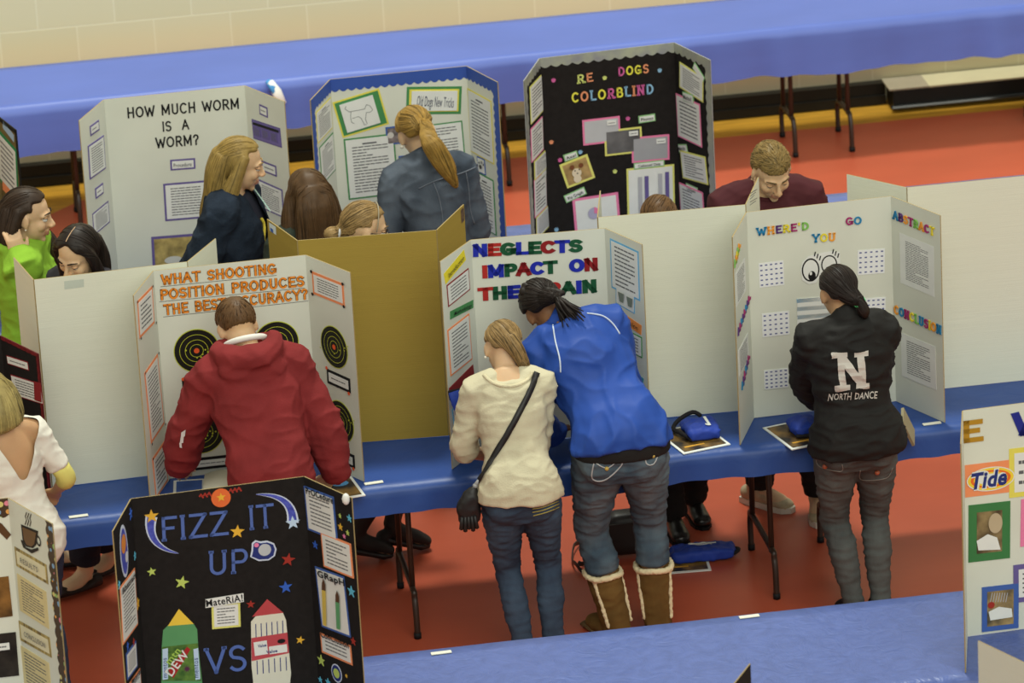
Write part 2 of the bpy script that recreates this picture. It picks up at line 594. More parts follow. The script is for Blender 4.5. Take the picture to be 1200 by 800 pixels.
    def lines(s, i, pls, t, m, name, off, parent=None, th=0.):
        p = s.p[i]
        vs, fs = [], []
        for pl in pls:
            for q in ribbon([p.at(*z) for z in pl], t):
                b = len(vs); vs += [tuple(z) for z in q]; fs.append((b, b + 1, b + 2, b + 3))
        return s.put(i, vs, fs, [m], name, off, parent, None, th)
    def scallop(s, i, edge, width, m, name='scalloped_border', off=.0011, step=.038, amp=.011, start=0.):
        """border strip along top / left / right of a panel with a wavy inner edge"""
        p = s.p[i]
        L = p.w if edge == 'top' else p.h
        n = max(8, int(L / step * 8))
        vs, fs = [], []
        for k in range(n + 1):
            t = L * k / n
            d = width - amp + amp * abs(math.sin(PI * t / step))
            if edge == 'top': vs += [(t, p.h), (t, p.h - d)]
            elif edge == 'left': vs += [(0, t), (d, t)]
            else: vs += [(p.w, t), (p.w - d, t)]
        for k in range(n):
            a = 2 * k
            f = (a, a + 1, a + 3, a + 2)
            fs.append(f if edge in ('top',) else (f[::-1] if edge == 'right' else f[::-1]))
        return s.put(i, vs, fs, [m], name, off, None, None, .0005)

# ---------------------------------------------------------------- the gym
def block_wall():
    m = bpy.data.materials.new('painted_block'); m.use_nodes = True
    nt = m.node_tree; b = nt.nodes['Principled BSDF']
    b.inputs['Roughness'].default_value = .55
    tc = nt.nodes.new('ShaderNodeTexCoord'); mp = nt.nodes.new('ShaderNodeMapping')
    mp.inputs['Rotation'].default_value = (PI / 2, 0, 0)
    mp.inputs['Location'].default_value = (.1, .025, 0)
    nt.links.new(tc.outputs['Object'], mp.inputs['Vector'])
    br = nt.nodes.new('ShaderNodeTexBrick')
    br.inputs['Scale'].default_value = 1.0
    br.inputs['Brick Width'].default_value = .4064
    br.inputs['Row Height'].default_value = .2032
    br.inputs['Mortar Size'].default_value = .005
    br.inputs['Mortar Smooth'].default_value = .6
    br.inputs['Color1'].default_value = (*lin((222, 215, 180)), 1)
    br.inputs['Color2'].default_value = (*lin((219, 212, 176)), 1)
    br.inputs['Mortar'].default_value = (*lin((232, 227, 196)), 1)
    nt.links.new(mp.outputs[0], br.inputs['Vector'])
    nt.links.new(br.outputs['Color'], b.inputs['Base Color'])
    bp = nt.nodes.new('ShaderNodeBump'); bp.inputs['Strength'].default_value = .4; bp.invert = True
    nt.links.new(br.outputs['Fac'], bp.inputs['Height']); nt.links.new(bp.outputs['Normal'], b.inputs['Normal'])
    return m
wood = mat('gym_wood', (190, 142, 50), .35, .4, var=.12, vs=5, stretch=(.6, 6, 1))
m = MB(); m.box((0, -4, -.06), (30, 22, .1)); m.build('floor', wood)['kind'] = 'structure'
m = MB(); m.box((0, 6.27, 3), (30, .2, 6.2)); m.build('wall_back', block_wall())['kind'] = 'structure'
m = MB(); m.box((-6.1, 6.14, .055), (17.8, .06, .11)); m.box((-6.1, 6.13, .02), (17.8, .07, .05))
m.build('baseboard_back', flat('black_vinyl_base', (26, 24, 20), .4))['kind'] = 'structure'
# low bleacher base on the right: black skirt, shiny lower lip, cream ledge
t = empty('bleacher_base', (3.6, 6.06, 0), 'low black skirted ledge with cream top against the back wall, at far right', 'bleacher')
m = MB(); m.box((.05, -.02, .06), (1.68, .16, .10)); m.build('skirt', flat('black_skirt', (28, 28, 28), .45), t)
m = MB(); m.tube([(-.8, -.11, .018), (.88, -.11, .018)], .014, 8); m.build('shiny_lip', flat('black_lip', (40, 42, 42), .15, .6), t)
m = MB(); m.box((.06, 0, .1145), (1.68, .2, .009)); m.build('ledge', flat('cream_ledge', (206, 198, 165)), t)
m = MB(); m.box((-.70, -.003, .1155), (.22, .2, .009)); m.build('ledge_end_cap', flat('grey_cap', (165, 155, 135)), t)
t = empty('padded_block', (3.56, 5.55, .0045), 'dark red upholstered block with black foot at the right edge by back wall', 'seat')
m = MB(); m.box((0, 0, .18), (.2, .16, .26)); o = m.build('red_pad', mat('maroon_vinyl', (104, 32, 26), .5), t)
bv = o.modifiers.new('b', 'BEVEL'); bv.width = .02; bv.segments = 2
m = MB(); m.box((0, 0, .03), (.22, .18, .06)); m.build('foot', flat('black_foot', (24, 22, 22)), t)

# red vinyl sheet over the wood floor
red = mat('red_vinyl', (178, 82, 57), .38, .35, var=.035, vs=1.6, bump=.05, bs=3, stretch=(1, 2.4, 1))
m = MB()
pts = [(-3.9, -8), (4.2, -8), (4.2, 5.78), (-1.6, 5.78), (-1.95, 5.42), (-2.35, 5.0), (-3.9, 4.6)]
m.add([(x, y, .004) for x, y in pts] + [(x, y, -.008) for x, y in pts], [tuple(range(7))] + [(i, i + 7, (i + 1) % 7 + 7, (i + 1) % 7) for i in range(7)])
tag(m.build('floor_cover', red), 'red vinyl covering rolled out over the gym floor under all the tables', 'floor cover')

# ---------------------------------------------------------------- tables
steel = mat('brown_steel', (46, 32, 24), .4, .5, var=.1)
ttop = flat('table_board', (120, 96, 70))
def table(x0, yf, yb, label, group, dup=None, L=1.826):
    yc = (yf + yb) / 2
    t = empty('folding_table', (x0 + L / 2, yc, 0), label, 'table', 0, group)
    d = yb - yf
    m = MB(); m.box((0, 0, .7165), (L, d - .03, .03)); m.build('tabletop', ttop, t)
    for s in (-1, 1):
        x = s * (L / 2 - .15)
        h = min(.27, d / 2 - .07)
        fr = MB()
        fr.tube(fine([(x, h - .01, .006), (x, h, .12), (x, h - .012, .165), (x, h - .05, .185), (x, -h + .06, .2), (x, -h + .02, .185), (x, -h - .002, .12), (x, -h - .01, 0.006)], 3), .013, 10, cap=0)
        lf = fr.build('leg_frame', steel, t, True)
        for q in (h - .06, -h + .07):
            u = MB(); u.tube([(x, q, .188), (x, q * .92, .70)], .0125, 10)
            u.build('leg', steel, lf, True)
        br = MB(); br.tube([(x, 0.02, .45), (x - s * .12, 0.02, .50), (x - s * .32, 0.02, .695)], .008, 8); br.build('folding_brace', steel, lf, True)
        cb = MB(); cb.tube([(x, h - .06, .6), (x, -h + .07, .6)], .009, 8); cb.build('crossbar', steel, lf, True)
        for q in (h - .01, -h - .01):
            ft = MB(); ft.tube([(x, q, .006), (x, q, .03)], .016, 10, cap=0); ft.build('foot_cap', BLACK, lf, True)
    return t
def cloth(label, x0, x1, yf, yb, drop, mt, seed, backdrop=.16, slope=0.):
    nx = int((x1 - x0) / .03)
    m = MB()
    prof = []
    for k in range(6): prof.append(('f', k / 5))
    for k in range(1, 13): prof.append(('t', k / 12))
    for k in range(1, 5): prof.append(('b', k / 4))
    vs = []
    for i in range(nx + 1):
        x = x0 + (x1 - x0) * i / nx
        wv = noise.noise(V((x * 2.3, seed, 0)))
        w2 = noise.noise(V((x * 7, seed + 5, 1)))
        dr = drop * (1 + .09 * wv + .05 * w2)
        for kind, t in prof:
            if kind == 'f':
                q = 1 - t
                z = .738 - dr * q
                y = yf - .006 - .022 * q * (1 + .8 * w2 * 1.2 + wv * .8) if q > 0 else yf
                if q == 0: z = .738
            elif kind == 't':
                y = yf + (yb - yf) * t; z = .7395 + .0012 * noise.noise(V((x * 3, y * 3, seed)))
            else:
                y = yb + .004 + .008 * t * (1 + .8 * w2); z = .738 - backdrop * t
            if slope and kind == 'f' or (kind == 't' and slope): y += slope * min(x, 2.2) * (1 if kind == 'f' else 1 - t)
            vs.append((x, y, z))
    n = len(prof)
    m.add(vs, [(i * n + k, (i + 1) * n + k, (i + 1) * n + k + 1, i * n + k + 1) for i in range(nx) for k in range(n - 1)])
    o = m.build('tablecloth', mt, None, True)
    return tag(o, label, 'tablecloth')
blue_dark = mat('royal_blue_plastic', (38, 72, 142), .42, .35, var=.05, vs=3, bump=.3, bs=7, dist=1.)
blue_light = mat('periwinkle_plastic', (86, 104, 166), .38, .35, var=.05, vs=9, bump=.55, bs=10, dist=2.2)
blue_far = mat('far_blue_plastic', (85, 106, 184), .42, .35, var=.03, vs=3, bump=.3, bs=3, stretch=(.5, 1, 1.6))
cloth('royal blue plastic cover of the middle tables, with board backs standing along it', -2.7, 2.95, -.36, .42, .11, blue_dark, 1)
cloth('pale blue wrinkled cover of the front row, between the black soda board and detergent board', -3.0, 2.6, -2.79, -2.0, .15, blue_light, 2)
cloth('blue table cover under the worm, paw print and black dog boards', -3.1, 3.5, 1.89, 2.655, .12, blue_light, 3)
cloth('long empty blue table cover against the back wall', -3.7, 4.2, 5.225, 5.87, .25, blue_far, 4, .1, .02)
cloth('blue cover of the nearest row, mostly below the picture, under two board corners', -2.2, 2.2, -5.15, -4.34, .12, blue_light, 6)
G = 'folding tables under the middle blue cover'
table(-2.615, -.33, .39, 'folding table at left under the middle blue cover, behind the black soda board', G)
table(-.785, -.33, .39, 'folding table under the middle blue cover, where the girl in the cream sweater stands', G)
table(1.045, -.33, .39, 'folding table under the middle blue cover, where the girl in the black jacket stands', G)
G = 'folding tables under the front blue cover'
for x, l in ((-2.9, 'folding table under the front cover at left, holding the coffee cup board'), (-1.07, 'folding table under the front cover, holding the black soda board'), (.76, 'folding table under the front cover, holding the detergent board')):
    table(x, -2.76, -2.03, l, G)
G = 'folding tables under the second blue cover'
for x, l in ((-2.615, 'folding table holding the worm board'), (-.785, 'folding table holding the blue bordered paw print board'), (1.045, 'folding table in the second row to the right of the black dog board')):
    table(x, 1.92, 2.625, l, G)
G = 'folding tables along the back wall'
for x, l in ((-3.66, 'folding table along the back wall at the far left'), (-1.78, 'folding table along the back wall behind the worm board'), (.467, 'folding table along the back wall, left of the leg pair behind the boy'), (2.297, 'folding table along the back wall, right of the leg pair behind the boy')):
    table(x, 5.215 if x < 0 else 5.285, 5.685 if x < 0 else 5.77, l, G)
G = 'folding tables of the nearest row'
for x, l in ((-1.0, 'folding table under the nearest cover, holding the black board corner'), (.83, 'folding table under the nearest cover, holding the white board corner')):
    table(x, -5.12, -4.37, l, G)

# ---------------------------------------------------------------- boards
PURP = flat('purple_card', (104, 92, 150)); GREEN = flat('green_card', (72, 140, 84)); YEL = flat('yellow_card', (226, 214, 92))
PINK = flat('pink_card', (232, 128, 170)); ORG = flat('orange_card', (238, 146, 98)); REDC = flat('dark_red_card', (140, 40, 44))
LBLUE = flat('sky_blue_card', (110, 180, 222)); TEAL = flat('teal_card', (52, 140, 166)); LYEL = flat('pale_yellow_card', (222, 220, 120))
BLUEC = flat('blue_card', (66, 98, 170)); LGREEN = flat('light_green_card', (140, 190, 130)); GREY = flat('grey_photo', (178, 178, 184))
NAVY = flat('navy_card', (40, 52, 120)); TAN = flat('tan_paper', (214, 200, 150)); BROWN = flat('brown_card', (92, 62, 36))
FH = .914
# worm board
b = Board('display_board', 'white trifold board titled HOW MUCH WORM IS A WORM?', [(-1.746, 2.039), (-1.615, 2.307), (-.978, 2.316), (-.83, 2.029)], FH, [WHITEB, WHITEB])
kw = dict(t=.17, sp=.2, space=.5, wide=.86, th=.0006)
b.strokes(1, 'HOW MUCH WORM', (149.8, 138.8), (280, 127.5), 13.2, [BLACK], **kw)
b.strokes(1, 'IS  A', (191, 154.5), (221, 151.6), 12.5, [BLACK], **kw)
b.strokes(1, 'WORM?', (183.4, 173.8), (232.6, 169.7), 13, [BLACK], **kw)
s = b.sheet(1, (199, 187.2), (228.4, 185), (200, 199.7), PURP, .008, 0)
b.text(1, 'Procedure', (203.5, 195.5), (224.5, 193.8), 4.4, INK, parent=s, off=.0062, name='heading_text')
b.sheet(1, (191, 215.3), (242.5, 211), (193.8, 259), PURP, .009, 11)
s = b.sheet(1, (177, 277.5), (246, 272), (179.6, 326), PURP, .012, 0, name='jar_photo', paper=mat('jar_photo', (170, 150, 90), .5, var=.3, vs=16))
for px in (203, 226):
    b.disc(1, (px, 304), 11, flat('jar_lid', (205, 205, 195)), 'jar_picture', .006, s, 0, ry=.45)
for a, c, d in (((104.7, 148), (115, 140.6), (106, 159.4)), ((111, 221), (120, 214), (112, 233))):
    b.sheet(0, a, c, d, PURP, .008, 1, fill=.6)
for a, c, d in (((102, 171.6), (120.3, 158.8), (105.6, 209.7)), ((107.8, 250.6), (126.6, 235), (110, 276))):
    b.sheet(0, a, c, d, PURP, .007, 11)
b.sheet(2, (303.8, 121.6), (313.4, 126), (304.7, 133.8), PURP, .008, 1, fill=.6)
s = b.sheet(2, (295.6, 139.4), (328.8, 150.3), (296.9, 161.9), PURP, .006, 0, name='data_table', paper=flat('data_purple', (120, 108, 170)))
for k in range(3):
    q = .3 * k
    b.sheet(2, (298 + 33 * q, 147.5 + 11 * q), (306 + 33 * q, 150 + 11 * q), (298.6 + 33 * q, 158 + 11 * q), None, 0, 5, paper=PURP, parent=s, off=.0062, name='table_column')
b.shape(2, [(297.5, 142.5), (327.5, 152.3), (327.7, 155.3), (297.7, 145.5)], BLACK, 'table_header', .0064, s)
b.sheet(2, (307, 187.8), (323.8, 194.4), (307.8, 200.3), PURP, .008, 1, fill=.6)
b.sheet(2, (303, 209.7), (331.3, 222.2), (304.7, 242.5), PURP, .007, 11)

# paw print board
b = Board('display_board', 'white trifold board with scalloped blue border titled Old Dogs New Tricks', [(-.713, 2.013), (-.591, 2.288), (.032, 2.292), (.132, 2.012)], FH, [WHITEB, WHITEB])
BB = flat('blue_border', (56, 86, 168))
for i in range(3): b.scallop(i, 'top', .062, BB)
b.scallop(0, 'left', .05, BB, off=.0014); b.scallop(2, 'right', .05, BB, off=.0014)
s = b.sheet(1, (390.4, 119.7), (445, 103), (400.5, 162), YEL, .008, 0, paper=GREEN, name='green_mat')
s2 = b.sheet(1, (398.5, 122.5), (437.5, 110.5), (405.8, 155.5), None, 0, 0, parent=s, off=.0075, name='dog_sketch')
b.lines(1, [[(405, 124), (404, 127), (409, 130.5), (411, 130)], [(411, 130), (420, 128.5), (427, 127)], [(427, 127), (429, 122), (433, 123), (436.5, 128), (433, 131), (429, 131)], [(411, 130), (410.5, 137), (412, 143), (415, 144)], [(413, 138), (420, 136), (423, 138), (427, 146), (429, 145)], [(429, 131), (428, 139), (430, 144)]], .0022, INK, 'dog_outline', .0083, s2)
s = b.sheet(1, (477, 101.7), (541.4, 101), (475.5, 134), GREEN, .012, 0, paper=YEL, name='yellow_mat')
s2 = b.sheet(1, (482.5, 106.5), (536, 106), (481.5, 129.5), None, 0, 0, parent=s, off=.0075, name='title_sheet')
b.text(1, 'Old Dogs New Tricks', (488, 123.4), (531, 125.4), 12, flat('title_blue_black', (52, 60, 88)), .004, .0084, s2)
s = b.sheet(1, (402.8, 163), (462, 156), (408.4, 234), GREEN, .007, 17, head=True)
s = b.sheet(1, (452, 149), (476, 146), (453, 170), BLUEC, .007, 0, name='dog_photo', paper=mat('dog_photo', (120, 110, 110), .5, var=.4, vs=30))
b.disc(1, (457.5, 158), 4, flat('dog_white', (205, 200, 195)), 'dog_picture', .007, s, 0)
def paw(i, c, r, m, off, par):
    b.disc(i, (c[0], c[1] + r * .25), r * .5, m, 'paw_pad', off, par, 0, ry=.9)
    for dx, dy in ((-.62, -.05), (-.25, -.55), (.22, -.6), (.6, -.15)):
        b.disc(i, (c[0] + dx * r, c[1] + dy * r), r * .22, m, 'paw_toe', off, par, 0, ry=1.4)
s = b.sheet(1, (467, 182.7), (485, 181), (468, 200.7), BLUEC, .006, 0, name='paw_card'); paw(1, (476, 191), 8, BLACK, .0085, s)
b.sheet(1, (448, 222.3), (500, 216), (450, 257), YEL, .006, 9)
b.sheet(1, (492, 147.5), (542, 141), (495, 190), GREEN, .006, 10)
b.sheet(0, (369, 132.8), (386.5, 114.3), (373, 167.6), YEL, .006, 12, head=True)
b.sheet(0, (373, 174), (389, 156), (378, 216), GREEN, .006, 13, head=True)
b.sheet(2, (548.6, 103.5), (576.5, 118.8), (551, 176.6), YEL, .006, 16, head=True)
s = b.sheet(2, (560, 183), (569, 187), (560, 201), BLUEC, .006, 0, name='paw_card'); paw(2, (564.7, 193.6), 6, BLACK, .0085, s)
b.sheet(2, (558, 200), (579, 211.5), (561, 264), GREEN, .006, 15, head=True)

# colour blind dogs
b = Board('display_board', 'black trifold board with silver scalloped border titled RE DOGS COLORBLIND', [(.25, 1.995), (.371, 2.302), (1.0, 2.345), (1.108, 2.037)], FH, [BLACKB, BLACKB], edge=flat('silver_edge', (150, 150, 150)))
SIL = mat('holographic_silver', (146, 148, 156), .35, .5, vs=14, rgb2=(176, 182, 160), metal=.15)
for i in range(3): b.scallop(i, 'top', .048, SIL, 'holographic_border', step=.05, amp=.012)
b.scallop(0, 'left', .05, SIL, 'holographic_border', off=.0014, step=.05, amp=.01); b.scallop(2, 'right', .05, SIL, 'holographic_border', off=.0014, step=.05, amp=.01)
LC = [flat('letter_lime', (206, 216, 124)), flat('letter_orange', (226, 148, 108)), flat('letter_pink', (206, 98, 158)), flat('letter_yellow', (228, 222, 80)), flat('letter_blue', (138, 182, 214))]
kw = dict(t=.2, serif=.17, sp=.3, wide=.85, th=.002)
b.strokes(1, 'RE', (677.4, 98), (694.2, 95.4), 10.8, LC, cyc=[0, 1], **kw)
b.strokes(1, 'DOGS', (725, 89.4), (759.5, 85.6), 11.2, LC, cyc=[2, 3, 3, 1], **kw)
b.strokes(1, 'COLORBLIND', (670.8, 120.4), (765, 110), 12.4, LC, cyc=[3, 1, 4, 3, 2, 3, 4, 1, 2, 4], **kw)
for c, k in (((648.5, 94.6), 2), ((708.5, 91.8), 0), ((773, 83), 4), ((735.7, 139.4), 2), ((646, 167), 1), ((656.2, 188), 2), ((680, 178.7), 4), ((720.6, 201.3), 0), ((652, 269.5), 4)):
    o = b.disc(1, c, 2.4, LC[k], 'paw_sticker', .0014, None, .0006, ry=.85)
    for dx, dy in ((-2, -1.3), (-.7, -2.4), (.9, -2.4), (2.1, -1.3)):
        b.disc(1, (c[0] + dx, c[1] + dy), .75, LC[k], 'paw_toe', .0014, o, .0006)
def grad(name, a, b_, vert=True):
    return mat(name, a, .4, .4, var=.1, vs=3, rgb2=b_)
for (tl, tr, bl, mt, pm) in (((682, 140.8), (726, 135.6), (683.7, 170.5), PINK, flat('photo_light_grey', (186, 188, 192))), ((708, 153), (751.7, 148), (709, 183), LYEL, mat('photo_dark', (62, 62, 64), .4, .3, vs=7, rgb2=(120, 120, 122))), ((739.8, 161), (783.9, 157), (740.7, 190.8), PINK, flat('photo_mid_grey', (160, 161, 166)))):
    s = b.sheet(1, tl, tr, bl, mt, .009, 0, paper=pm, name='photo')
    b.sheet(1, (tr[0] - 15, tr[1] + 5.8), (tr[0] - 4.5, tr[1] + 4.6), (tr[0] - 14.8, tr[1] + 11), None, 0, 1, parent=s, off=.008, name='photo_tag', fill=.7)
def lab(i, tl, tr, bl, txt, mt=None, bd=.005, h=None, m=None, slant=1.):
    s = b.sheet(i, tl, tr, bl, mt or LGREEN, bd, 0, name='label_sheet', mname='heading_label')
    hh = (V(bl) - V(tl)).length
    f = .70
    a = (tl[0] + .14 * (tr[0] - tl[0]) + f * (bl[0] - tl[0]), tl[1] + .14 * (tr[1] - tl[1]) + f * (bl[1] - tl[1]))
    c = (tl[0] + .86 * (tr[0] - tl[0]) + f * (bl[0] - tl[0]), tl[1] + .86 * (tr[1] - tl[1]) + f * (bl[1] - tl[1]))
    if txt: b.text(i, txt, a, c, hh * .4, m or BLACK, .01, off=.0075, parent=s, name='heading_text')
    return s
b.layer = 5
lab(1, (747.8, 135.8), (767.4, 132.8), (748.4, 144.4), 'Photos')
b.sheet(1, (734.3, 197.7), (790.2, 192), (735.2, 255), LYEL, .009, 0, name='bar_chart')
s = b.last
for k, (px, mt, top) in enumerate(((747.5, GREY, 207), (755, PURP, 206), (771, GREY, 203), (779, PURP, 201))):
    b.shape(1, [(px, top), (px + 4.5, top - .4), (px + 5.4, 252), (px + 1, 252.4)], mt, 'chart_bar', .0062)
b.layer = 5
lab(1, (742.6, 191), (778.4, 186.7), (742.6, 198.5), 'Collected Data')
s = b.sheet(1, (655.7, 193), (688.4, 180), (664.5, 221), LYEL, .011, 0, name='dog_photo', paper=mat('sepia_photo', (168, 140, 92), .4, var=.2, vs=20))
b.disc(1, (675.5, 202), 6, flat('dog_cream', (222, 208, 180)), 'dog_picture', .0068, s, 0); b.disc(1, (676.5, 209), 5, MATS['dog_cream'], 'dog_picture', .0066, s, 0)
for c in ((670, 195.5), (680.5, 193)): b.disc(1, c, 3, flat('dog_brown', (120, 72, 44)), 'dog_picture', .0071, s, 0)
for c in ((673.5, 199.5), (678.5, 198), (676.3, 202.5)): b.disc(1, c, .9, BLACK, 'dog_picture', .0074, s, 0)
lab(1, (660, 181.5), (676, 176), (661.7, 189.7), 'Axel')
s = b.sheet(1, (671.9, 233), (725.5, 224.6), (672.7, 275), PINK, .012, 0, name='pie_chart')
b.disc(1, (695.8, 249), 7.5, flat('pie_lilac', (176, 172, 200)), 'pie', .0075, s, 0)
b.shape(1, [(695.8, 249), (696, 241.4), (702, 244.5), (703, 250)], PINK, 'pie_slice', .0079, s)
b.text(1, 'Favorite Colors', (684, 239.5), (709, 236.6), 2.4, INK, off=.0075, parent=s, name='heading_text') if False else None
lab(1, (660.3, 229.4), (684.3, 218.4), (663.6, 237.9), 'Pie Graph')
for a, c, d, mt in (((620.5, 102), (635.3, 85.8), (621.8, 146), LYEL), ((621.6, 151), (635.3, 135.8), (622.4, 191), PINK), ((625, 190), (639.7, 175), (627, 210), LYEL), ((625, 212), (639, 198.6), (627.3, 255), PINK), ((628, 255), (643.6, 238.4), (629, 281), LYEL)):
    b.sheet(0, a, c, d, mt, .006, 9)
lab(0, (634, 199), (640.5, 193), (634.5, 209), '')
for a, c, d, mt in (((796.2, 72), (824, 90), (797, 102.3), LYEL), ((792.4, 109), (820.5, 122), (794.9, 159.5), PINK), ((798.4, 176), (827.9, 184), (799.8, 208), LYEL), ((797, 213.7), (825, 226), (797.6, 252), PINK)):
    b.sheet(2, a, c, d, mt, .007, 9)
b.layer = 5
lab(2, (800.6, 107), (813, 111), (801, 118), 'Method'); lab(2, (794.9, 169), (805.3, 168.8), (795.4, 178.7), 'Math'); lab(2, (804, 214), (817.7, 220), (804.8, 223.9), 'Conclusion')
lab(2, (815, 74), (827, 93), (811, 78), '')

# shooting targets
b = Board('display_board', 'white trifold board with black round targets asking WHAT SHOOTING POSITION PRODUCES THE BEST ACCURACY?', [(-1.698, -.291), (-1.595, -.022), (-.971, -.014), (-.82, -.276)], FH, [WHITEB, WHITEB])
STO = flat('stencil_orange', (232, 140, 44)); STD = flat('stencil_outline', (96, 66, 40))  # orange letters with a dark brown outline
for txt, a, c, h in (('WHAT  SHOOTING', (190.4, 334.2), (322.9, 320.9), 13.4), ('POSITION  PRODUCES', (189, 351.9), (355.8, 335.6), 13.6), ('THE  BEST  ACCURACY?', (193.5, 369.6), (360, 350.8), 13.8)):
    b.strokes(1, txt, a, c, h, [STO], t=.19, gap=.13, sp=.24, space=.3, th=.001, outline=STD, name='stencilled_title')
    b.lines(1, [[(a[0] - 2, a[1] + 1.6), (c[0] + 1, c[1] + 1.6)]], .0022, INK, 'pencil_underline', .0009)
TB = flat('target_black', (30, 30, 26), .5); TY = flat('target_yellow', (196, 204, 60)); TO = flat('target_orange', (236, 96, 48))
hits = ((.28, -.2), (.4, .06), (.52, -.06), (.62, -.14), (.5, -.22), (-.5, .02), (.66, .04), (-.66, -.02), (.02, -.4), (.2, -.36))
def target(i, c, r, k):
    o = b.disc(i, c, r, TY, 'paper_target', .0012, None, .0006, n=40)
    rm = r * 3.38 / 1000
    b.disc(i, c, r * .965, TB, 'black_face', .0022, o, 0, n=40)
    for q in (.74, .5, .29): b.ring(i, c, rm * q, rm * .022, TY, 'score_ring', .0025, o)
    b.disc(i, c, r * .12, TO, 'bullseye', .0028, o, 0)
    p = b.p[i]
    for q, (x, y) in enumerate(hits):
        if (q + k) % 4 == 3: continue
        b.disc(i, (c[0] + x * r * .9, c[1] - y * r * .9 * (1 if k % 2 else .8)), r * .04, TY, 'bullet_hole', .0029, o, 0, n=8)
target(1, (230.4, 410.6), 28, 0); target(1, (324, 401), 27.5, 1); target(2, (392, 406.4), 27, 2); target(2, (399.4, 493.6), 27, 3); target(1, (236, 506), 28, 4); target(1, (329, 496), 27.5, 5)
def cap(i, tl, tr, bl):
    s = b.sheet(i, tl, tr, bl, BLACK, .012, 1, name='caption_sheet', mname='caption_frame', fill=.5)
    b.disc(i, (tl[0] + 1, tl[1] - 1), 2.2, TO, 'orange_sticker', .0055, s, .0006)
    b.disc(i, (tr[0], tr[1] + (bl[1] - tl[1])), 2.2, TO, 'orange_sticker', .0055, s, .0006)
cap(1, (213.6, 444.6), (260, 439.6), (213.6, 461)); cap(1, (302, 435), (350, 430), (302.6, 451)); cap(2, (382.9, 431.5), (410, 443.6), (384.6, 448.5)); cap(2, (387.6, 520.6), (415.4, 533.4), (388.6, 536)); cap(1, (226, 537), (272, 532), (226, 551)); cap(1, (316, 528), (360, 523), (316, 543))
def tabs(i, tl, tr, bl, par, rnd=False):
    br = (tr[0] + bl[0] - tl[0], tr[1] + bl[1] - tl[1])
    for c in (tl, tr, bl, br): b.disc(i, c, 2.1, BLACK, 'corner_tab', .006, par, .0005, n=28 if rnd else 4)
for a, c, d, n in (((160, 353.6), (177.6, 335.4), (164, 396.2), 6), ((169, 437), (184.6, 413.7), (176.8, 520.2), 16), ((178, 537.6), (192.3, 516.3), (182.6, 584), 7)):
    s = b.sheet(0, a, c, d, ORG, .012, n); tabs(0, a, c, d, s)
s = b.sheet(2, (365.9, 317.6), (402.7, 332.3), (367.4, 344), ORG, .011, 6); tabs(2, (365.9, 317.6), (402.7, 332.3), (367.4, 344), s, True)

# caffeine board
b = Board('display_board', 'white trifold board with big blue, red and green letters NEGLECTS IMPACT ON THE BRAIN', [(-.446, -.243), (-.287, -.021), (.265, -.042), (.378, -.28)], FH - .004, [WHITEB, WHITEB])
HV = [flat('felt_blue', (32, 46, 170)), flat('felt_red', (176, 44, 40)), flat('felt_green', (26, 84, 54)), flat('felt_maroon', (140, 30, 34))]
kw = dict(t=.34, sp=.2, space=.75, wide=.9, th=.002, name='title_lettering')
b.strokes(1, 'NEGLECTS', (556, 301.8), (680, 296), 17, HV, cyc=[0, 1, 2, 0, 2, 3, 0, 2], **kw)
b.strokes(1, 'IMPACT ON', (567, 327), (699, 317.8), 17.4, HV, cyc=[1, 0, 2, 3, 0, 2, 0, 3], **kw)
b.strokes(1, 'THE BRAIN', (563.2, 353.4), (697.5, 343.4), 17.6, HV, cyc=[1, 2, 0, 0, 1, 2, 0, 2], **kw)
def strip(i, tl, tr, bl, mt, txt, m=None):
    s = b.sheet(i, tl, tr, bl, None, 0, 0, paper=mt, name='heading_label')
    a = (tl[0] * .86 + tr[0] * .14 + .72 * (bl[0] - tl[0]), tl[1] * .86 + tr[1] * .14 + .72 * (bl[1] - tl[1]))
    c = (tl[0] * .1 + tr[0] * .9 + .72 * (bl[0] - tl[0]), tl[1] * .1 + tr[1] * .9 + .72 * (bl[1] - tl[1]))
    if txt: b.text(i, txt, a, c, .5 * (V(bl) - V(tl)).length, m or BLACK, .006, off=.0062, parent=s, name='heading_text', shear=.2)
strip(0, (519.8, 321), (543.5, 292.5), (522, 333), flat('bright_yellow', (232, 216, 52)), 'Introduction')
b.sheet(0, (523.4, 334), (549, 313.5), (524.8, 360), REDC, .006, 5)
strip(0, (527, 365), (553.9, 351.3), (527.5, 374), GREEN, 'Methodology')
b.sheet(0, (524.2, 386.5), (549.5, 366.7), (527.5, 441), ORG, .007, 11)
strip(0, (525, 456), (553, 428), (528, 466), REDC, '')
b.sheet(0, (531, 478), (552, 456), (535, 540), LBLUE, .006, 12)
b.sheet(2, (714.5, 278.7), (748, 294.4), (717.3, 337), LBLUE, .008, 10, fill=.95)
s = b.sheet(2, (722, 333), (744, 345.6), (722, 355), LBLUE, .005, 0, name='cup_picture_sheet')
CUPC = flat('cup_picture', (120, 130, 120))
for x, y in ((725.5, 341), (735.5, 346.5)): b.shape(2, [(x, y), (x + 7, y + 3.4), (x + 6, y + 13.5), (x + 2, y + 11.5)], CUPC, 'cup_picture', .0062, s)
strip(2, (718, 358.5), (751.6, 381), (718.6, 370), flat('bright_orange', (240, 150, 76)), 'Conclusion')
b.sheet(2, (725.5, 381), (751.6, 394.8), (727.7, 405.8), GREEN, .005, 5)
strip(2, (727, 421), (753.6, 443), (727.6, 433), TEAL, 'Abstract')
b.sheet(2, (728, 440), (749, 453), (730, 474), YEL, .005, 6)

